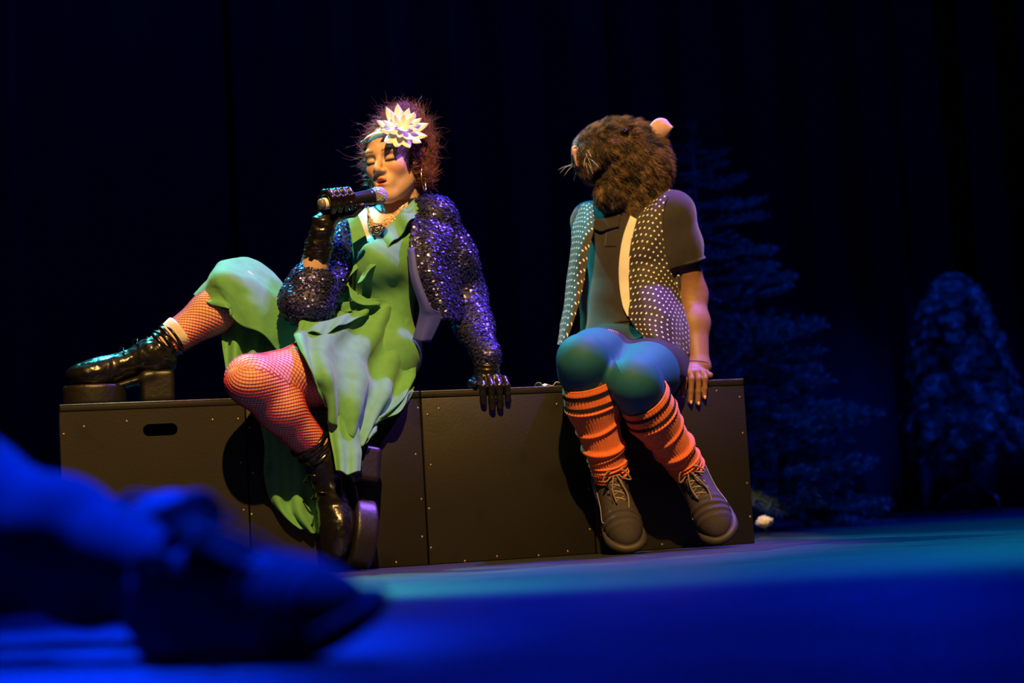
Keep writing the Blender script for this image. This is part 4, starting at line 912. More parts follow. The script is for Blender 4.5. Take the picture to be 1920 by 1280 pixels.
# ================================================================== person with the animal mask
MB_ = empty('person', bpt(1.53, 0.16, BH), label='person in a furry rodent mask, polka dot waistcoat, blue tights and orange knee socks', cat='person')
RB = yawR(math.radians(34)); LB, FB = RB[0], RB[1]
ARM = mat('arm_skin', (0.23, 0.115, 0.07), 0.55, var=0.08, vscale=90, bump=0.1, bscale=300, sss=0.06)
POLO = mat('black_cotton_polo', (0.020, 0.015, 0.020), 0.85, var=0.15, vscale=50, bump=0.2, bscale=600, sheen=0.2)
SHORTS = mat('black_shorts', (0.012, 0.012, 0.016), 0.8)
TIGHT = mat('teal_blue_tights', (0.012, 0.095, 0.16), 0.65, var=0.05, bump=0.1, bscale=700, spec=0.25)
SOCKM = mat('orange_rib_knit', (0.75, 0.15, 0.035), 0.85, var=0.1, vscale=80, bump=0.3, bscale=500, sheen=0.2); STRIPE = mat('dark_knit_stripe', (0.02, 0.013, 0.016), 0.9, bump=0.3, bscale=500)
M = dict(pel=Q(1178, 672, -0.17), waist=Q(1182, 585, -0.18), rib=Q(1190, 480, -0.18), neck0=Q(1182, 410, -0.17), head=Q(1178, 320, -0.15), shl=Q(1262, 400, -0.09), shr=Q(1112, 416, -0.27),
         ell=Q(1296, 552, -0.13), wrl=Q(1310, 688, -0.045), elr=Q(1112, 560, -0.40), wrr=Q(1104, 700, -0.40), hipl=Q(1232, 690, -0.10), hipr=Q(1140, 678, -0.16),
         kneer=Q(1092, 674, 0.24), kneel=Q(1188, 716, 0.27))
# shoe poses: toe on the floor, heel lifted
def shoe_pose(toe, fwd, up):
    fwd = nrm(fwd); up = nrm(np.asarray(up) - fwd * (np.asarray(up) @ fwd)); return toe - fwd * 0.262, fwd, up
t1 = Q(1168, 1034, 0.135); t1[2] = 0.0; S1 = shoe_pose(t1, BN * 0.70 + BU * 0.02 + Z3 * -0.85, BN * 0.8 - BU * 0.18 + Z3 * 0.75)
t2 = Q(1340, 1022, 0.10); t2[2] = 0.0; S2 = shoe_pose(t2, BN * 0.60 + BU * 0.14 + Z3 * -0.85, BN * 0.62 - BU * 0.55 + Z3 * 0.6)
def shoe_pt(Sx, p):
    h, f, u = Sx; r = np.cross(f, u); return h + r * p[0] + f * p[1] + u * p[2]
for Sx in (S1, S2):      # rest the lowest point of the toe on the floor
    pts = [shoe_pt(Sx, (x, y, z))[2] for x in (-0.045, 0, 0.045) for y, z in ((0.20, 0), (0.245, 0.008), (0.262, 0.02), (0.23, 0.0))]; Sx[0][2] -= min(pts) - 0.004
for Sx in (S1, S2):      # heels just clear of the box front
    dmin = min((shoe_pt(Sx, (x, y, z)) - B0) @ BN for x in (-0.049, -0.036, 0.0, 0.036, 0.049) for y in (-0.018, 0.02, 0.06, 0.12, 0.18) for z in (0.0, 0.03, 0.06, 0.10)); Sx[0][:] += BN * max(0.0, 0.004 - dmin)
M['ankr'] = shoe_pt(S1, (0, 0.062, 0.095)); M['ankl'] = shoe_pt(S2, (0, 0.062, 0.095))
def torsoB(f, g=0.0):
    f.ell(M['pel'], A(0.160, 0.115, 0.11) + g, RB); f.ell(M['waist'], A(0.122, 0.095, 0.14) + g, RB, k=0.06); f.ell(M['rib'], A(0.140, 0.105, 0.15) + g, RB, k=0.06)
    f.cone(M['shr'], M['shl'], 0.052 + g, 0.052 + g, 0.06)
fbB = Field((-0.35, 3.9, 0.02), (0.85, 5.35, 1.25), 0.006); torsoB(fbB)
fbB.cone(M['neck0'] - Z3 * 0.02, M['head'], 0.056, 0.054, 0.03); fbB.ell(M['head'] + Z3 * 0.01, (0.072, 0.092, 0.105), RB, k=0.02)
fbB.chain([M['shl'], M['ell'], M['wrl'] + Z3 * 0.01], [0.047, 0.036, 0.021], 0.03)
fbB.chain([M['shr'], M['elr'], M['wrr']], [0.047, 0.038, 0.027], 0.03)
hr = M['wrr'] + A(0, 0, -0.02); hr[2] = BH + 0.018; fbB.cone(M['wrr'], hr, 0.026, 0.02, 0.02); fbB.cone(hr, hr + BN * 0.08 - Z3 * 0.004, 0.018, 0.012, 0.02, flat=(BU, 1.9))
legf = Field((-0.35, 3.9, 0.02), (0.85, 5.35, 0.75), 0.006)
def legB(f, hip, knee, ank, g=0):
    f.chain([hip, hip * 0.5 + knee * 0.5, knee], [0.088 + g, 0.080 + g, 0.060 + g], 0.03); mid = knee * 0.64 + ank * 0.36 + nrm(BU * 0.0 - BN) * 0.016; f.chain([knee, mid, ank], [0.056 + g, 0.056 + g, 0.036 + g], 0.03)
for a in ('l', 'r'): legB(fbB, M['hip' + a], M['knee' + a], M['ank' + a])
clip_box(fbB); Vb2, Fb2 = fbB.net(3)
# bare hand with fingers over the edge of the box, continuous with the forearm
hc = Q(1304, 708, 0.0); hs = (hc - B0) @ BU
def h_(s, dd, z): return B0 + BU * (hs + s) + BN * dd + A(0, 0, BH + z)
f = Field(np.minimum(hc, M['ell']) - 0.09, np.maximum(hc, M['ell']) + 0.09, 0.003)
f.chain([M['ell'] * 0.7 + M['shl'] * 0.3, M['ell'], M['ell'] * 0.6 + M['wrl'] * 0.4, M['wrl']], [0.0425, 0.039, 0.037, 0.0275], 0.03, flat=(BU, 1.1)); f.cone(M['wrl'], h_(0.0, -0.03, 0.030), 0.0275, 0.022, 0.015, flat=(BU, 1.25))
f.ell(h_(-0.006, -0.022, 0.024), (0.040, 0.036, 0.0175), np.array([BU, BN, Z3]), k=0.012)
nails = []
for s, s2, ln_, r_ in ((-0.034, -0.046, 0.040, 0.0085), (-0.014, -0.024, 0.058, 0.0092), (0.006, -0.002, 0.062, 0.0092), (0.025, 0.018, 0.046, 0.0085)):
    pts = [h_(s * 0.8, -0.03, 0.026), h_(s, 0.002, 0.024), h_(s * 0.6 + s2 * 0.4, 0.0165, 0.004), h_(s * 0.3 + s2 * 0.7, 0.0135, -ln_ * 0.5), h_(s2, 0.0105, -ln_)]; finger(f, pts, r_); nails.append((pts[-1], pts[-2]))
finger(f, [h_(0.02, -0.045, 0.026), h_(0.040, -0.02, 0.020), h_(0.044, 0.0, 0.014)], 0.0108)
Vf, Ff = f.net(1); V, F = join_np([(Vb2, Fb2), (Vf, Ff)])
bodyB = obj('body', np_mesh('body', V, F), ARM, MB_)
NAIL = mat('finger_nail', (0.75, 0.5, 0.42), 0.3)
for tip, prev in nails:
    d = nrm(tip - prev); V, F = lathe([(-0.0055, 0.0), (-0.0045, 0.003), (0.0, 0.0040), (0.004, 0.0035), (0.0058, 0)], A(0, 0, 0), d, 10); V = V - BN * (V @ BN)[:, None] * 0.75; obj('nail', np_mesh('nail', V + tip + BN * 0.0070 + d * 0.002, F), NAIL, bodyB)
V, F = tube(M['wrl'] + Z3 * 0.004 + 0.031 * np.stack([np.cos(t) * BU * 1.12 + np.sin(t) * (BN * 0.95 + Z3 * 0.1) - Z3 * 0.22 * np.cos(t) for t in np.linspace(0, 2 * np.pi, 33)]), 0.0017, 6, False)
obj('wristband', np_mesh('wristband', V, F), mat('pink_band', (0.45, 0.12, 0.16), 0.6), MB_)
V, F = tube(M['wrl'] + Z3 * 0.010 + 0.0305 * np.stack([np.cos(t) * BU * 1.12 + np.sin(t) * (BN * 0.95 + Z3 * 0.1) - Z3 * 0.22 * np.cos(t) for t in np.linspace(0, 2 * np.pi, 33)]), 0.0014, 6, False)
obj('wristband', np_mesh('wristband', V, F), mat('dark_band', (0.05, 0.02, 0.03), 0.6), MB_)
# tights, shorts
for a in ('r', 'l'): legB(legf, M['hip' + a], M['knee' + a], M['ank' + a] * 0.34 + M['knee' + a] * 0.66, 0.003)
legf.ell(M['pel'], (0.163, 0.118, 0.113), RB, k=0.04)
clip_box(legf); Vt, Ft = legf.net(3); obj('tights', np_mesh('tights', Vt, Ft), TIGHT, MB_); bvhB = bvh_of(Vb2, Fb2)
fs = Field((-0.1, 4.3, 0.4), (0.65, 5.2, 0.8), 0.006); fs.ell(M['pel'] + Z3 * 0.01, (0.168, 0.124, 0.120), RB)
for a in ('r', 'l'): fs.cone(M['hip' + a], M['hip' + a] * 0.68 + M['knee' + a] * 0.32, 0.098, 0.096, 0.03)
fs.F = np.maximum(fs.F, BH + 0.004 - fs.xyz()[2] + 0 * fs.F); clip_box(fs); Vs, Fs = fs.net(2); sh = obj('shorts', np_mesh('shorts', Vs, Fs), SHORTS, MB_)
# polo shirt with sleeve, collar, placket
fp = Field((-0.15, 4.2, 0.4), (0.75, 5.25, 1.15), 0.006); torsoB(fp, 0.008)
X, Y, Z = fp.xyz(); s_ = (X - M['rib'][0]) * LB[0] + (Y - M['rib'][1]) * LB[1]; f_ = (X - M['rib'][0]) * FB[0] + (Y - M['rib'][1]) * FB[1]; z_ = Z - M['rib'][2]
hem = Q(1150, 606, -0.06)[2] - M['rib'][2]; fp.F = np.maximum(fp.F, (hem - z_ + 0.014 * s_ / 0.1 + 0 * f_)).astype(np.float32)
fp.cone(M['neck0'] - Z3 * 0.03, M['neck0'] + Z3 * 0.035, 0.068, 0.062, 0.02)
sle = M['shl'] * 0.38 + M['ell'] * 0.62; fp.chain([M['shl'] + Z3 * 0.003, M['shl'] * 0.6 + M['ell'] * 0.4, sle], [0.058, 0.060, 0.058], 0.03)
ax_ = nrm(M['ell'] - M['shl']); cutp = (X - sle[0]) * ax_[0] + (Y - sle[1]) * ax_[1] + (Z - sle[2]) * ax_[2]; near = ((X - sle[0]) ** 2 + (Y - sle[1]) ** 2 + (Z - sle[2]) ** 2) < 0.1 ** 2
fp.F = np.where(near & (s_ > 0.08), np.maximum(fp.F, cutp), fp.F).astype(np.float32)
fp.chain([M['shr'], M['shr'] * 0.5 + M['elr'] * 0.5], [0.056, 0.055], 0.03)
Vp, Fp = fp.net(2); Vp = foldn(Vp, vnormals(Vp, Fp), [(A(0.2, 0.1, 0.9), 50, 0.003, 13), (A(0.9, 0.2, 0.3), 60, 0.0025, 17)]); polo = obj('polo_shirt', np_mesh('polo_shirt', Vp, Fp), POLO, MB_); bvhP = bvh_of(Vp, Fp)
Rm = np.array([nrm(np.cross(ax_, A(0, 1, 0))), nrm(np.cross(ax_, np.cross(ax_, A(0, 1, 0)))), ax_])
V, F = tube(sle - ax_ * 0.006 + 0.0585 * np.stack([math.cos(t) * Rm[0] + math.sin(t) * Rm[1] for t in np.linspace(0, 2 * np.pi, 41)]), 0.005, 8, False); obj('sleeve_cuff', np_mesh('sleeve_cuff', V, F), POLO, polo)
def on_shirt(px, py, off, dflt=-0.06):
    v = ray(px, py); h = bvhP.ray_cast(CAMP, v.normalized(), 20)
    return (np.array(h[0]) - nrm(np.array(v)) * off) if h[0] is not None else Q(px, py, dflt)
V, F, uv = sheet(np.array([[on_shirt(x, y, 0.0015) for x in xs] for y, xs in ((412, (1140, 1150, 1162)), (440, (1136, 1147, 1158)), (462, (1134, 1144, 1155)))]), 20, 12, None, 0.0015); obj('placket', np_mesh('placket', V, F), POLO, polo)
V, F, uv = sheet(np.array([[on_shirt(x, y, o_) for x, y, o_ in row] for row in (((1112, 428, 0.006), (1126, 434, 0.01), (1140, 430, 0.01), (1160, 425, 0.008)), ((1112, 412, 0.012), (1128, 410, 0.016), (1142, 408, 0.016), (1162, 402, 0.014)))]), 10, 30, None, 0.003); obj('collar', np_mesh('collar', V, F), POLO, polo)
# waistcoat of printed dots
def dots_material():
    m = mat('polka_dot_print', (0.02, 0.016, 0.022), 0.7, var=0.1, sheen=0.15); nt = m.node_tree; N = nt.nodes; L = nt.links; b = N['Principled BSDF']
    uvn = N.new('ShaderNodeUVMap'); mask = []
    for off in ((0, 0, 0), (0.5, 0.5, 0)):
        mp = N.new('ShaderNodeMapping'); mp.inputs['Scale'].default_value = (1 / 0.0236, 1 / 0.0236, 0); mp.inputs['Location'].default_value = off; mp.inputs['Rotation'].default_value = (0, 0, 0.25); L.new(uvn.outputs['UV'], mp.inputs['Vector'])
        fr_ = N.new('ShaderNodeVectorMath'); fr_.operation = 'FRACTION'; L.new(mp.outputs['Vector'], fr_.inputs[0])
        ds = N.new('ShaderNodeVectorMath'); ds.operation = 'DISTANCE'; ds.inputs[1].default_value = (0.5, 0.5, 0); L.new(fr_.outputs['Vector'], ds.inputs[0])
        lt = N.new('ShaderNodeMath'); lt.operation = 'LESS_THAN'; lt.inputs[1].default_value = 0.118; L.new(ds.outputs['Value'], lt.inputs[0]); mask.append(lt)
    mxm = N.new('ShaderNodeMath'); mxm.operation = 'MAXIMUM'; L.new(mask[0].outputs[0], mxm.inputs[0]); L.new(mask[1].outputs[0], mxm.inputs[1])
    cm_ = N.new('ShaderNodeMix'); cm_.data_type = 'RGBA'; cm_.inputs['A'].default_value = (0.022, 0.017, 0.024, 1); cm_.inputs['B'].default_value = (0.85, 0.82, 0.76, 1); L.new(mxm.outputs[0], cm_.inputs['Factor']); L.new(cm_.outputs['Result'], b.inputs['Base Color'])
    return m
DOTS = dots_material(); VLIN = mat('white_satin_lining', (0.75, 0.70, 0.66), 0.55, var=0.06)
def shirt_panel(name, rows, parent, m, off, nv, nu, fold=None, thick=0.003):
    P = np.array([[on_shirt(p[0], p[1], off + (p[2] if len(p) > 2 else 0)) if len(p) < 4 else Q(p[0], p[1], p[3]) for p in row] for row in rows])
    dd = (P - B0) @ BN
    for i in range(P.shape[0]):         # keep neighbours from jumping in depth
        for j in range(P.shape[1]):
            nb = [dd[a, b] for a in range(max(0, i - 1), min(P.shape[0], i + 2)) for b in range(max(0, j - 1), min(P.shape[1], j + 2))]
            md = float(np.median(nb))
            if abs(dd[i, j] - md) > 0.05: P[i, j] = Q(rows[i][j][0], rows[i][j][1], md)
    V, F, uv = sheet(P, nv, nu, fold, thick); me = np_mesh(name, V, F); uv_attr(me, uv); return obj(name, me, m, parent)
vest = empty('waistcoat', M['rib']); vest.parent = MB_; vest.matrix_parent_inverse = MB_.matrix_basis.inverted()
shirt_panel('front_panel', [
    [(1210, 390), (1226, 375), (1240, 366), (1253, 366)], [(1191, 415), (1208, 405), (1226, 398), (1244, 392)], [(1181, 466), (1200, 462), (1222, 458), (1244, 455)],
    [(1178, 510), (1200, 506), (1228, 502), (1253, 498)], [(1181, 557, 0, -0.035), (1208, 553, 0, -0.01), (1242, 550, 0, 0.0), (1274, 548, 0, -0.05)], [(1179, 594, 0, -0.02), (1215, 596, 0, 0.02), (1258, 598, 0, 0.03), (1292, 612, 0, -0.04)],
    [(1208, 632, 0, 0.03), (1238, 640, 0, 0.05), (1266, 645, 0, 0.03), (1292, 655, 0, -0.03)], [(1238, 648, 0, 0.05), (1256, 664, 0, 0.04), (1272, 683, 0, 0.02), (1289, 670, 0, -0.03)]], vest, DOTS, 0.012, 90, 60, wav(0.003, 7, 2, 61, 0.003))
shirt_panel('front_panel', [
    [(1082, 400, 0, -0.25), (1088, 388, 0, -0.23), (1098, 379, 0, -0.20), (1112, 382, 0, -0.17)], [(1074, 428, 0, -0.20), (1086, 426, 0, -0.16), (1099, 425, 0, -0.12), (1114, 428, 0, -0.10)], [(1070, 465, 0, -0.17), (1080, 465, 0, -0.13), (1092, 466, 0, -0.10), (1104, 468, 0, -0.09)],
    [(1063, 520, 0, -0.16), (1073, 521, 0, -0.12), (1084, 522, 0, -0.09), (1096, 523, 0, -0.08)], [(1056, 575, 0, -0.14), (1064, 576, 0, -0.10), (1074, 577, 0, -0.07), (1083, 578, 0, -0.06)], [(1049, 620, 0, -0.12), (1055, 622, 0, -0.08), (1062, 624, 0, -0.05), (1068, 625, 0, -0.04)], [(1045, 646, 0, -0.11), (1049, 647, 0, -0.08), (1053, 648, 0, -0.05), (1057, 650, 0, -0.03)]], vest, DOTS, 0.014, 80, 40, wav(0.002, 6, 1, 64, 0.002))
shirt_panel('lining', [[(1182, 404, 0.004), (1187, 407, 0.006), (1194, 411, 0.008)], [(1168, 445), (1175, 446), (1185, 448)], [(1161, 490), (1169, 490), (1180, 492)], [(1161, 530), (1169, 530), (1180, 530)], [(1167, 570), (1173, 570), (1181, 570)], [(1176, 592), (1178, 593), (1181, 594)]], vest, VLIN, 0.010, 50, 16, None, 0.002)
fv = Field((-0.15, 4.2, 0.5), (0.75, 5.25, 1.15), 0.006); torsoB(fv, 0.018); X, Y, Z = fv.xyz()
s_ = (X - M['rib'][0]) * LB[0] + (Y - M['rib'][1]) * LB[1]; f_ = (X - M['rib'][0]) * FB[0] + (Y - M['rib'][1]) * FB[1]; z_ = Z - M['rib'][2]
Fv = np.maximum(fv.F, f_ + 0.005 + 0 * z_); Fv = np.maximum(Fv, np.abs(s_) - 0.135 + 0 * z_); Fv = np.maximum(Fv, np.where(s_ ** 2 + f_ ** 2 < 0.07 ** 2, 0.05, -1) * (z_ > 0.11) - 1.0 * (z_ <= 0.11)); Fv = np.maximum(Fv, -0.16 - z_ + 0 * s_)
V, F = fv.copy(Fv).net(1); me = np_mesh('back_panel', V, F); uv_attr(me, np.stack([V @ LB, V[:, 2]], 1)); obj('back_panel', me, DOTS, vest)
# bit of patterned net between the thighs
pn = panel('net_trim', [[(1128, 622, 0.05), (1142, 618, 0.05), (1158, 622, 0.04)], [(1134, 634, 0.07), (1147, 632, 0.07), (1160, 640, 0.06)], [(1146, 648, 0.09), (1153, 648, 0.09), (1160, 652, 0.08)]], sh, mat('gold_net', (0.5, 0.32, 0.15), 0.4, 0.4), 9, 9, None, 0.0)
wf = pn.modifiers.new('net', 'WIREFRAME'); wf.thickness = 0.0016

# knee socks, ribbed and slouching
def sock(knee, ank, folds, seed):
    axd = nrm(ank - knee); top = knee + (ank - knee) * 0.20; n = 150; P = crom([top, knee * 0.5 + ank * 0.5, knee * 0.2 + ank * 0.8, ank + axd * 0.012], n); nt_ = 120
    Rr, N_, B_ = wrap_r(P[::6], bvhB, 24, 0.05, 0.12, 0.03); Rr = np.array([np.interp(np.arange(nt_) * 24 / nt_, np.arange(25), np.append(r, r[0])) for r in Rr]); Rr = crom(Rr, n)
    for _ in range(6): Rr = (np.roll(Rr, 3, 1) + Rr + np.roll(Rr, -3, 1)) / 3
    T_, N_, B_ = frames(P); th = np.arange(nt_) * 2 * np.pi / nt_; t = np.linspace(0, 1, n)[:, None]; r = np.random.default_rng(seed)
    rad = Rr + 0.007 + 0.0011 * np.cos(th * 40)[None]
    for c, amp, w_, tl, p0 in folds: rad = rad + amp * np.exp(-((t - c - tl * np.cos(th - p0)[None]) / w_) ** 2)
    V = P[:, None] + rad[..., None] * (np.cos(th)[None, :, None] * N_[:, None] + np.sin(th)[None, :, None] * B_[:, None])
    i, j = np.meshgrid(np.arange(n - 1), np.arange(nt_), indexing='ij'); a = i * nt_ + j; b = i * nt_ + (j + 1) % nt_; q = np.stack([a, b, b + nt_, a + nt_], -1).reshape(-1, 4)
    o = obj('knee_sock', np_mesh('knee_sock', V.reshape(-1, 3), q), SOCKM, MB_); o.modifiers.new('t', 'SOLIDIFY').thickness = 0.003
    for a_, b_ in ((8, 15), (24, 30)):
        Vs = P[a_:b_, None] + (rad[a_:b_] + 0.0016)[..., None] * (np.cos(th)[None, :, None] * N_[a_:b_, None] + np.sin(th)[None, :, None] * B_[a_:b_, None]); m_ = b_ - a_; i, j = np.meshgrid(np.arange(m_ - 1), np.arange(nt_), indexing='ij'); a = i * nt_ + j; b = i * nt_ + (j + 1) % nt_
        obj('stripe', np_mesh('stripe', Vs.reshape(-1, 3), np.stack([a, b, b + nt_, a + nt_], -1).reshape(-1, 4)), STRIPE, o)
FO = [(0.05, 0.003, 0.03, 0, 0), (0.22, 0.004, 0.012, 0.01, 1), (0.42, 0.005, 0.02, 0.03, 2), (0.62, 0.008, 0.03, 0.025, 0.5), (0.70, 0.004, 0.012, 0.03, 2.5)] + [(0.80 + 0.035 * k, 0.0045, 0.010, 0.015, k * 1.7) for k in range(6)]
sock(M['kneer'], M['ankr'], FO, 1); sock(M['kneel'], M['ankl'], FO, 2)

# running shoes
UPPER = mat('dark_grey_shoe_mesh', (0.032, 0.025, 0.034), 0.75, var=0.2, vscale=200, bump=0.4, bscale=700); SOLEP = mat('pale_shoe_sole', (0.42, 0.36, 0.37), 0.5); RUB = mat('dark_outsole', (0.03, 0.025, 0.03), 0.6); LACE = mat('brown_grey_lace', (0.22, 0.16, 0.13), 0.8); SWO = mat('shoe_flash', (0.55, 0.48, 0.55), 0.5); PADM = mat('shoe_padding', (0.03, 0.028, 0.035), 0.9)
def sneaker(Sx, side, name, parent, upper=UPPER):
    wl = lambda p: shoe_pt_v(Sx, p)
    f = Field((-0.07, -0.03, -0.01), (0.07, 0.29, 0.16), 0.0034)
    f.ell((0, 0.195, 0.034), (0.047, 0.066, 0.040)); f.cone((0, 0.05, 0.050), (0, 0.18, 0.040), 0.038, 0.042, 0.03); f.ell((0, 0.04, 0.058), (0.036, 0.046, 0.050), k=0.03); f.cone((0, 0.075, 0.078), (0, 0.15, 0.056), 0.032, 0.030, 0.03)
    f.cone((0, 0.045, 0.095), (0, 0.06, 0.16), 0.027, 0.032, 0.006, True); f.put((-0.1, -0.1, -0.03), (0.1, 0.3, 0.012), lambda X, Y, Z: (Z - 0.014 + 0 * X + 0 * Y).astype(np.float32), 0.003, True)
    V, F = f.net(1); wr = np.exp(-((V[:, 1] - 0.185) / 0.025) ** 2) * (V[:, 2] > 0.03); V = V + vnormals(V, F) * (0.0022 * np.sin(V[:, 1] * 330 + V[:, 0] * 40) * wr)[:, None]
    e = obj(name, np_mesh(name, wl(V), F), upper, parent)
    outl = crom([A(0, -0.012, 0), A(0.030, 0.0, 0), A(0.037, 0.05, 0), A(0.036, 0.11, 0), A(0.047, 0.18, 0), A(0.042, 0.232, 0), A(0.018, 0.262, 0), A(-0.018, 0.262, 0), A(-0.040, 0.235, 0), A(-0.046, 0.18, 0), A(-0.034, 0.11, 0), A(-0.036, 0.05, 0), A(-0.030, 0.0, 0), A(0, -0.012, 0)], 65)[:-1]
    def slab(z0, z1, g, toe):
        rings = []
        for z, s in ((z0, 0.94), (z0 + 0.003, 1.0), ((z0 + z1) / 2, 1.0 + g), (z1 - 0.002, 1.0), (z1, 0.93)):
            r_ = outl.copy(); r_[:, 0] *= s * 1.05; r_[:, 1] = 0.125 + (r_[:, 1] - 0.125) * s; r_[:, 2] = z + toe * np.clip((r_[:, 1] - 0.19) / 0.07, 0, 1) ** 2 + 0.010 * np.clip((0.05 - r_[:, 1]) / 0.06, 0, 1) * (z > 0.01); rings.append(r_)
        n = len(outl); V = np.concatenate(rings + [rings[0].mean(0)[None], rings[-1].mean(0)[None]]); i, j = np.meshgrid(np.arange(4), np.arange(n), indexing='ij'); a = i * n + j; b = i * n + (j + 1) % n; j = np.arange(n)
        return V, [np.stack([a, b, b + n, a + n], -1).reshape(-1, 4), np.concatenate([np.stack([np.full(n, 5 * n), (j + 1) % n, j], 1), np.stack([np.full(n, 5 * n + 1), 4 * n + j, 4 * n + (j + 1) % n], 1)])]
    V, F = slab(0.006, 0.030, 0.02, 0.012); obj('midsole', np_mesh('midsole', wl(V), F), SOLEP, e)
    tb = np.array([[p[0] * 1.06, 0.125 + (p[1] - 0.125) * 1.01, z] for p in outl[outl[:, 1] > 0.17] for z in (0.0,)]); tb = tb[np.argsort(-np.arctan2(tb[:, 0], tb[:, 1] - 0.15))]; tb[:, 2] = 0.021 + 0.012 * np.clip((tb[:, 1] - 0.19) / 0.07, 0, 1) ** 2
    V, F = tube(wl(tb), 0.0035 + 0.0085 * np.clip((tb[:, 1] - 0.17) / 0.07, 0, 1), 8); obj('toe_bumper', np_mesh('toe_bumper', V, F), RUB, e)
    V, F = slab(0.0, 0.007, 0.0, 0.014); obj('outsole', np_mesh('outsole', wl(V), F), RUB, e)
    V, F = tube(crom([wl(A(0.027 * math.cos(t), 0.047 + 0.034 * math.sin(t), 0.100 + 0.012 * math.cos(2 * t)))[0] if False else wl(np.array([[0.027 * math.cos(t), 0.047 + 0.034 * math.sin(t), 0.098 + 0.010 * math.cos(2 * t) ]]))[0] for t in np.linspace(0, 2 * np.pi, 25)], 49), 0.007, 8, False); obj('collar', np_mesh('collar', V, F), PADM, e)
    V, F, uv = sheet(np.array([[wl(np.array([[x, y, z - 6 * x * x]]))[0] for x in (-0.022, -0.011, 0, 0.011, 0.022)] for y, z in ((0.155, 0.088), (0.12, 0.106), (0.095, 0.118), (0.075, 0.136), (0.068, 0.150))]), 20, 14, None, 0.006); obj('tongue', np_mesh('tongue', V, F), PADM, e)
    for k in range(5):
        y = 0.152 - 0.0155 * k; z = 0.092 + 0.0082 * k
        for sg in ((1, -1) if k < 4 else (1,)):
            V, F = tube(crom(wl(np.array([[-0.026 * sg, y, z - 0.012], [-0.014 * sg, y - 0.001, z - 0.001], [0, y - 0.006, z + 0.003 + 0.0012 * sg], [0.014 * sg, y - 0.011, z + 0.003], [0.026 * sg, y - 0.013, z - 0.006]])), 14), 0.0026, 6, True, 0.6); obj('lace', np_mesh('lace', V, F), LACE, e)
    kx, ky, kz = 0.0, 0.086, 0.131
    for pts in ([(kx, ky, kz), (0.022, ky + 0.006, kz + 0.012), (0.036, ky + 0.022, kz - 0.004), (0.022, ky + 0.018, kz - 0.006), (kx, ky, kz)], [(kx, ky, kz), (-0.022, ky + 0.006, kz + 0.010), (-0.040, ky + 0.024, kz - 0.010), (-0.022, ky + 0.018, kz - 0.008), (kx, ky, kz)],
                [(kx, ky, kz), (-0.010, ky + 0.03, kz - 0.006), (-0.022, ky + 0.06, kz - 0.030), (-0.018, ky + 0.09, kz - 0.048)], [(kx, ky, kz), (0.010, ky + 0.025, kz - 0.004), (0.016, ky + 0.05, kz - 0.018), (0.012, ky + 0.075, kz - 0.034)]):
        V, F = tube(crom(wl(np.array(pts)), 24), 0.0022, 6); obj('lace_bow', np_mesh('lace_bow', V, F), LACE, e)
    # the curved flash on both sides of the upper, laid on its surface
    bv = bvh_of(wl(f_upper_V := (f.net(0)[0])), f.net(0)[1])
    up = crom([A(0, 0.185, 0.052), A(0, 0.165, 0.040), A(0, 0.135, 0.040), A(0, 0.09, 0.056), A(0, 0.045, 0.078)], 30); lo_ = crom([A(0, 0.185, 0.052), A(0, 0.170, 0.036), A(0, 0.145, 0.028), A(0, 0.095, 0.050), A(0, 0.045, 0.078)], 30)
    for sg in (-1, 1):
        rows = []
        for a, b in zip(up, lo_):
            row = []
            for q in (0, 0.5, 1):
                p = a * (1 - q) + b * q; o_ = wl(np.array([[sg * 0.09, p[1], p[2]]]))[0]; c_ = wl(np.array([[0, p[1], p[2]]]))[0]; h = bv.ray_cast(Vector(o_), Vector(c_ - o_).normalized(), 0.2)
                row.append(np.array(h[0]) + nrm(o_ - c_) * 0.0012 if h[0] is not None else o_ * 0.45 + c_ * 0.55)
            rows.append(row)
        V, F, uv = sheet(np.array(rows), 30, 5, None, 0.001); obj('side_flash', np_mesh('side_flash', V, F), SWO, e)
    return e
def shoe_pt_v(Sx, P):
    h, f, u = Sx; r = np.cross(f, u); P = np.asarray(P, float); return h + P[:, :1] * r + P[:, 1:2] * f + P[:, 2:3] * u
sneaker(S1, 1, 'sneaker', MB_); sneaker(S2, -1, 'sneaker', MB_)

# ---- the furry rodent mask, snout to the left
RM = yawR(math.radians(66), math.radians(0), 0); RM = np.array([RM[0], RM[1], RM[2]]); MC = Q(1176, 305, -0.15); 
def mloc(v): return MC + np.asarray(v, float) @ RM            # local: x its left (towards the audience), y snout, z up
px_m = lambda px, py: (np.array(Q(px, py, -0.10)) - MC)
fm = Field((-0.17, -0.17, -0.19), (0.17, 0.24, 0.17), 0.004)
fm.ell((0, -0.012, 0.008), (0.103, 0.104, 0.106)); fm.ell((0, 0.05, 0.040), (0.088, 0.095, 0.075), k=0.04); fm.ell((0, 0.115, 0.018), (0.060, 0.050, 0.062), k=0.035); fm.ell((0, 0.118, -0.020), (0.050, 0.030, 0.045), k=0.02)
fm.cone((0, -0.03, -0.03), (0, -0.02, -0.115), 0.092, 0.078, 0.04)
fm.ell((0.02, 0.065, -0.070), (0.060, 0.040, 0.062), k=0.018); fm.ell((0.015, 0.075, -0.100), (0.050, 0.034, 0.040), k=0.015)
fm.cone((0.10, 0.105, -0.035), (0.02, 0.115, -0.045), 0.012, 0.016, 0.012, True)
fm.cone((0.115, 0.030, -0.030), (0.085, 0.022, -0.13), 0.014, 0.020, 0.015, True); fm.cone((0.11, 0.075, -0.020), (0.075, 0.100, -0.030), 0.010, 0.014, 0.012, True)
for s in (-1, 1): fm.ell((s * 0.084, 0.048, 0.066), (0.016, 0.018, 0.014), k=0.012, cut=True)
Vm, Fm = fm.net(2)
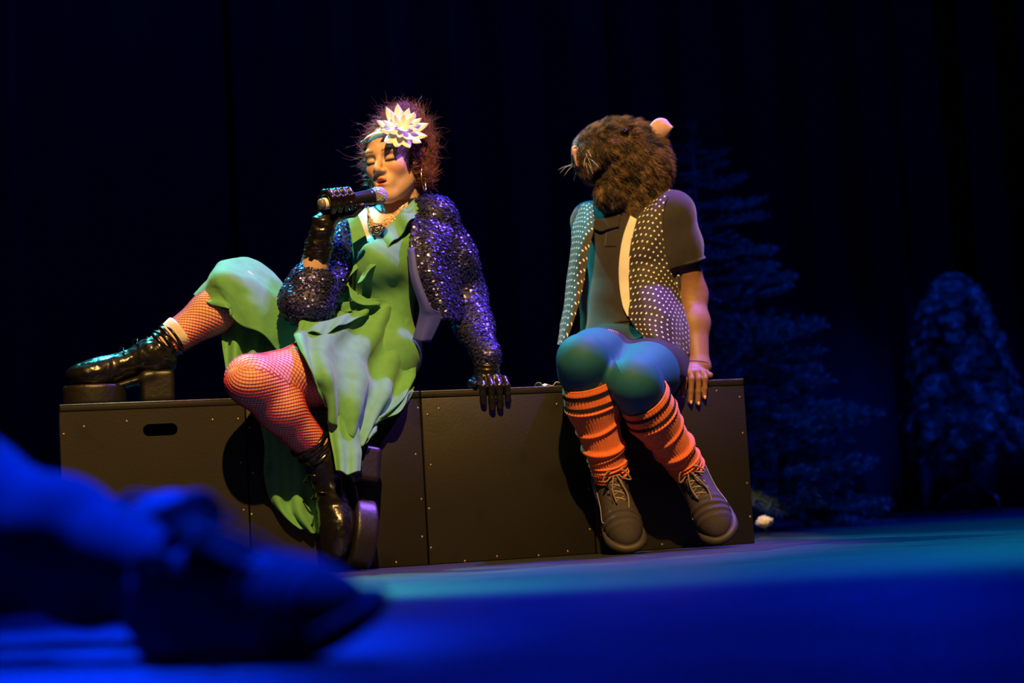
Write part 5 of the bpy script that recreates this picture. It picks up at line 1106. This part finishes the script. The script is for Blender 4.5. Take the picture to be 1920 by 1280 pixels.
FURB = mat('mask_base_cloth', (0.05, 0.03, 0.02), 0.9); FUR = mat('brown_fur', (0.20, 0.115, 0.06), 0.55, var=0.0, tint=True)
mask = obj('mask', np_mesh('mask', mloc(Vm), Fm), FURB, MB_)
rg = np.random.default_rng(55); P, Nn = surf_samples(Vm, Fm, 38000, rg)
flow = np.tile(A(0, -0.55, -0.65), (len(P), 1)); flow[:, 1] -= 0.5 * (P[:, 2] > 0.05); flow -= Nn * (flow * Nn).sum(1, keepdims=True); flow /= np.linalg.norm(flow, axis=1, keepdims=True) + 1e-6
cl = np.stack([vnoise(P, 62, k) for k in (1, 2, 3)], 1); sn = np.clip((P[:, 1] - 0.06) / 0.07, 0, 1)
ln = rg.uniform(0.011, 0.024, len(P)) * (1 - 0.6 * sn); n = len(P); D = Nn * (0.55 + 0.15 * rg.normal(size=(n, 1))) + flow * 0.8 + cl * 0.7 + rg.normal(0, 0.16, (n, 3))
D /= np.linalg.norm(D, axis=1, keepdims=True); pts = np.stack([P + D * (ln * t)[:, None] + flow * (ln * 0.35 * t * t)[:, None] for t in (0, 0.35, 0.7, 1.0)], 1)
eyd = np.minimum(*[np.linalg.norm(P - A(s * 0.088, 0.048, 0.066), axis=1) for s in (-1, 1)]); keep = (eyd > 0.014) & (np.linalg.norm((P - A(0, 0.172, 0.030)) * A(1, 1, 1), axis=1) > 0.018)
pts, cl, ln = pts[keep], cl[keep], ln[keep]
V, F = strands(None, mloc(pts.reshape(-1, 3)).reshape(pts.shape), np.full(len(pts), 0.0009)); me = np_mesh('fur', V, F)
mixv = np.clip(0.38 + 1.0 * cl[:, 0] + rg.normal(0, 0.28, len(cl)), 0, 1)[:, None]; colr = A(0.012, 0.007, 0.006) * (1 - mixv) + A(0.30, 0.18, 0.10) * mixv
color_attr(me, np.repeat(colr, 12, 0)); tag(obj('fur', me, FUR, mask), kind='stuff')
EYE = mat('black_glass_eye', (0.004, 0.004, 0.006), 0.08, coat=0.5); EARM = mat('pink_ear', (0.50, 0.32, 0.33), 0.7, sss=0.1); NOSE = mat('pink_nose', (0.70, 0.36, 0.32), 0.5); WHK = mat('whisker', (0.65, 0.55, 0.5), 0.4)
for s in (-1, 1):
    V, F = lathe([(-0.013 * math.cos(a), 0.013 * math.sin(a)) for a in np.linspace(0.001, math.pi - 0.001, 12)], A(s * 0.086, 0.048, 0.066), A(s, 0.15, 0.2), 20); obj('eye', np_mesh('eye', mloc(V), F), EYE, mask)
    # ear: a cupped leaf, pink inside
    ctr = A(s * 0.082, -0.050, 0.056); u = nrm(A(s * 0.35, -0.75, 0.42)); v = nrm(A(s * 0.35, 0.35, 0.85)); nn = nrm(np.cross(u, v)) * s; rows = []
    for t in np.linspace(0, 1, 7):
        wd = 0.040 * math.sin(math.pi * min(1, 0.25 + 0.75 * t)) ** 0.6 * (1 if t < 0.98 else 0.25); rows.append([ctr + u * 0.062 * t + v * wd * q + nn * (0.020 * (q * q) + 0.004) for q in np.linspace(-1, 1, 7)])
    V, F, uv = sheet(np.array(rows), 16, 14, None, 0.003); obj('ear', np_mesh('ear', mloc(V), F), EARM, mask)
fN = Field((-0.04, 0.13, -0.02), (0.04, 0.20, 0.07), 0.002); fN.ell((0, 0.163, 0.032), (0.017, 0.013, 0.014)); fN.cone((0, 0.168, 0.02), (0, 0.160, -0.012), 0.006, 0.005, 0.008)
for s in (-1, 1): fN.ell((s * 0.010, 0.172, 0.034), (0.005, 0.008, 0.004), k=0.003, cut=True)
V, F = fN.net(1); obj('nose', np_mesh('nose', mloc(V), F), NOSE, mask)
rg = np.random.default_rng(8)
for s in (-1, 1):
    for k in range(7):
        p = A(s * rg.uniform(0.025, 0.05), rg.uniform(0.135, 0.155), rg.uniform(-0.015, 0.035)); d = nrm(A(s * rg.uniform(0.2, 0.8), rg.uniform(-0.1, 0.8), rg.uniform(-0.8, 0.5))); l = rg.uniform(0.04, 0.065)
        V, F = tube(mloc(crom([p, p + d * l * 0.5, p + d * l + A(0, -0.004, -0.008)], 8)), np.linspace(0.0006, 0.0003, 8), 5); obj('whisker', np_mesh('whisker', V, F), WHK, mask)

# ================================================================== person lying in the foreground, only the legs in view
FG = empty('person', (-1.0, 1.9, 0), label='person in dark trousers lying on the floor in the near left corner', cat='person')
TROUS = mat('dark_blue_trousers', (0.05, 0.06, 0.09), 0.85, var=0.2, bump=0.3, bscale=300, sheen=0.2); FSHOE = mat('grey_canvas_shoe', (0.16, 0.16, 0.18), 0.7, var=0.2); FTOP = mat('dark_shirt', (0.03, 0.03, 0.035), 0.9)
n1 = at_y(345, 1150, 1.74); n0 = at_y(-60, 925, 1.92); f1 = at_y(285, 1120, 2.08); f0 = at_y(40, 1060, 2.16)
n1, n0, f1, f0 = (np.array(x) for x in (n1, n0, f1, f0))
n1[2] = max(n1[2], 0.085)
hip = A(-1.12, 2.05, 0.12)
ff = Field((-1.75, 1.45, 0.0), (-0.12, 2.45, 0.75), 0.009)
for h_o, kn_, an_ in ((A(0, -0.09, 0), n0, n1), (A(0, 0.09, 0), f0, f1)):
    ff.chain([hip + h_o, kn_, kn_ * 0.55 + an_ * 0.45, an_], [0.09, 0.060, 0.052, 0.040], 0.03)
ff.ell(hip, (0.15, 0.17, 0.115), k=0.05); ff.ell(hip + A(-0.12, 0, 0.13), (0.13, 0.16, 0.18), k=0.06); ff.ell(hip + A(-0.26, 0, 0.34), (0.12, 0.18, 0.17), k=0.06)
ff.cone(hip + A(-0.30, 0, 0.46), hip + A(-0.32, 0, 0.56), 0.055, 0.05, 0.03); 
for s in (-1, 1): ff.chain([hip + A(-0.28, s * 0.17, 0.42), hip + A(-0.44, s * 0.22, 0.18), hip + A(-0.5, s * 0.24, -0.06)], [0.05, 0.04, 0.03], 0.03)
ff.F = np.maximum(ff.F, 0.004 - ff.xyz()[2] + 0 * ff.F)
V, F = ff.net(3); V = foldn(V, vnormals(V, F), [(A(0.9, 0.1, 0.3), 40, 0.006, 3), (A(0.3, 0.1, 0.9), 60, 0.004, 6)]); V[:, 2] = np.maximum(V[:, 2], 0.002)
obj('body', np_mesh('body', V, F), TROUS, FG)
fhd = Field((-1.75, 1.8, 0.6), (-1.15, 2.35, 1.05), 0.008); fhd.ell(hip + A(-0.33, 0, 0.68), (0.095, 0.075, 0.11)); fhd.ell(hip + A(-0.25, 0, 0.65), (0.02, 0.012, 0.02), k=0.01)
V, F = fhd.net(2); obj('head', np_mesh('head', V, F), ARM, FG)
SF1 = shoe_pose(A(0, 0, 0), A(0.86, -0.46, 0.0), A(-0.10, -0.35, 0.93)); o_ = np.array(on_floor(400, 1226)); o_[2] = 0.003
SF1 = (n1 * A(1, 1, 0) + A(-0.03, 0.01, 0.006), SF1[1], SF1[2])
SF1[0][2] += 0.012
sneaker(SF1, 1, 'shoe', FG, FSHOE)
SF2 = shoe_pose(A(0, 0, 0), A(0.34, -0.80, 0.42), A(-0.55, 0.30, 0.80)); SF2 = (f1 * A(1, 1, 0) + A(0.0, 0.02, 0.012), SF2[1], SF2[2])
SF2[0][2] += 0.004
sneaker(SF2, -1, 'shoe', FG, FSHOE)
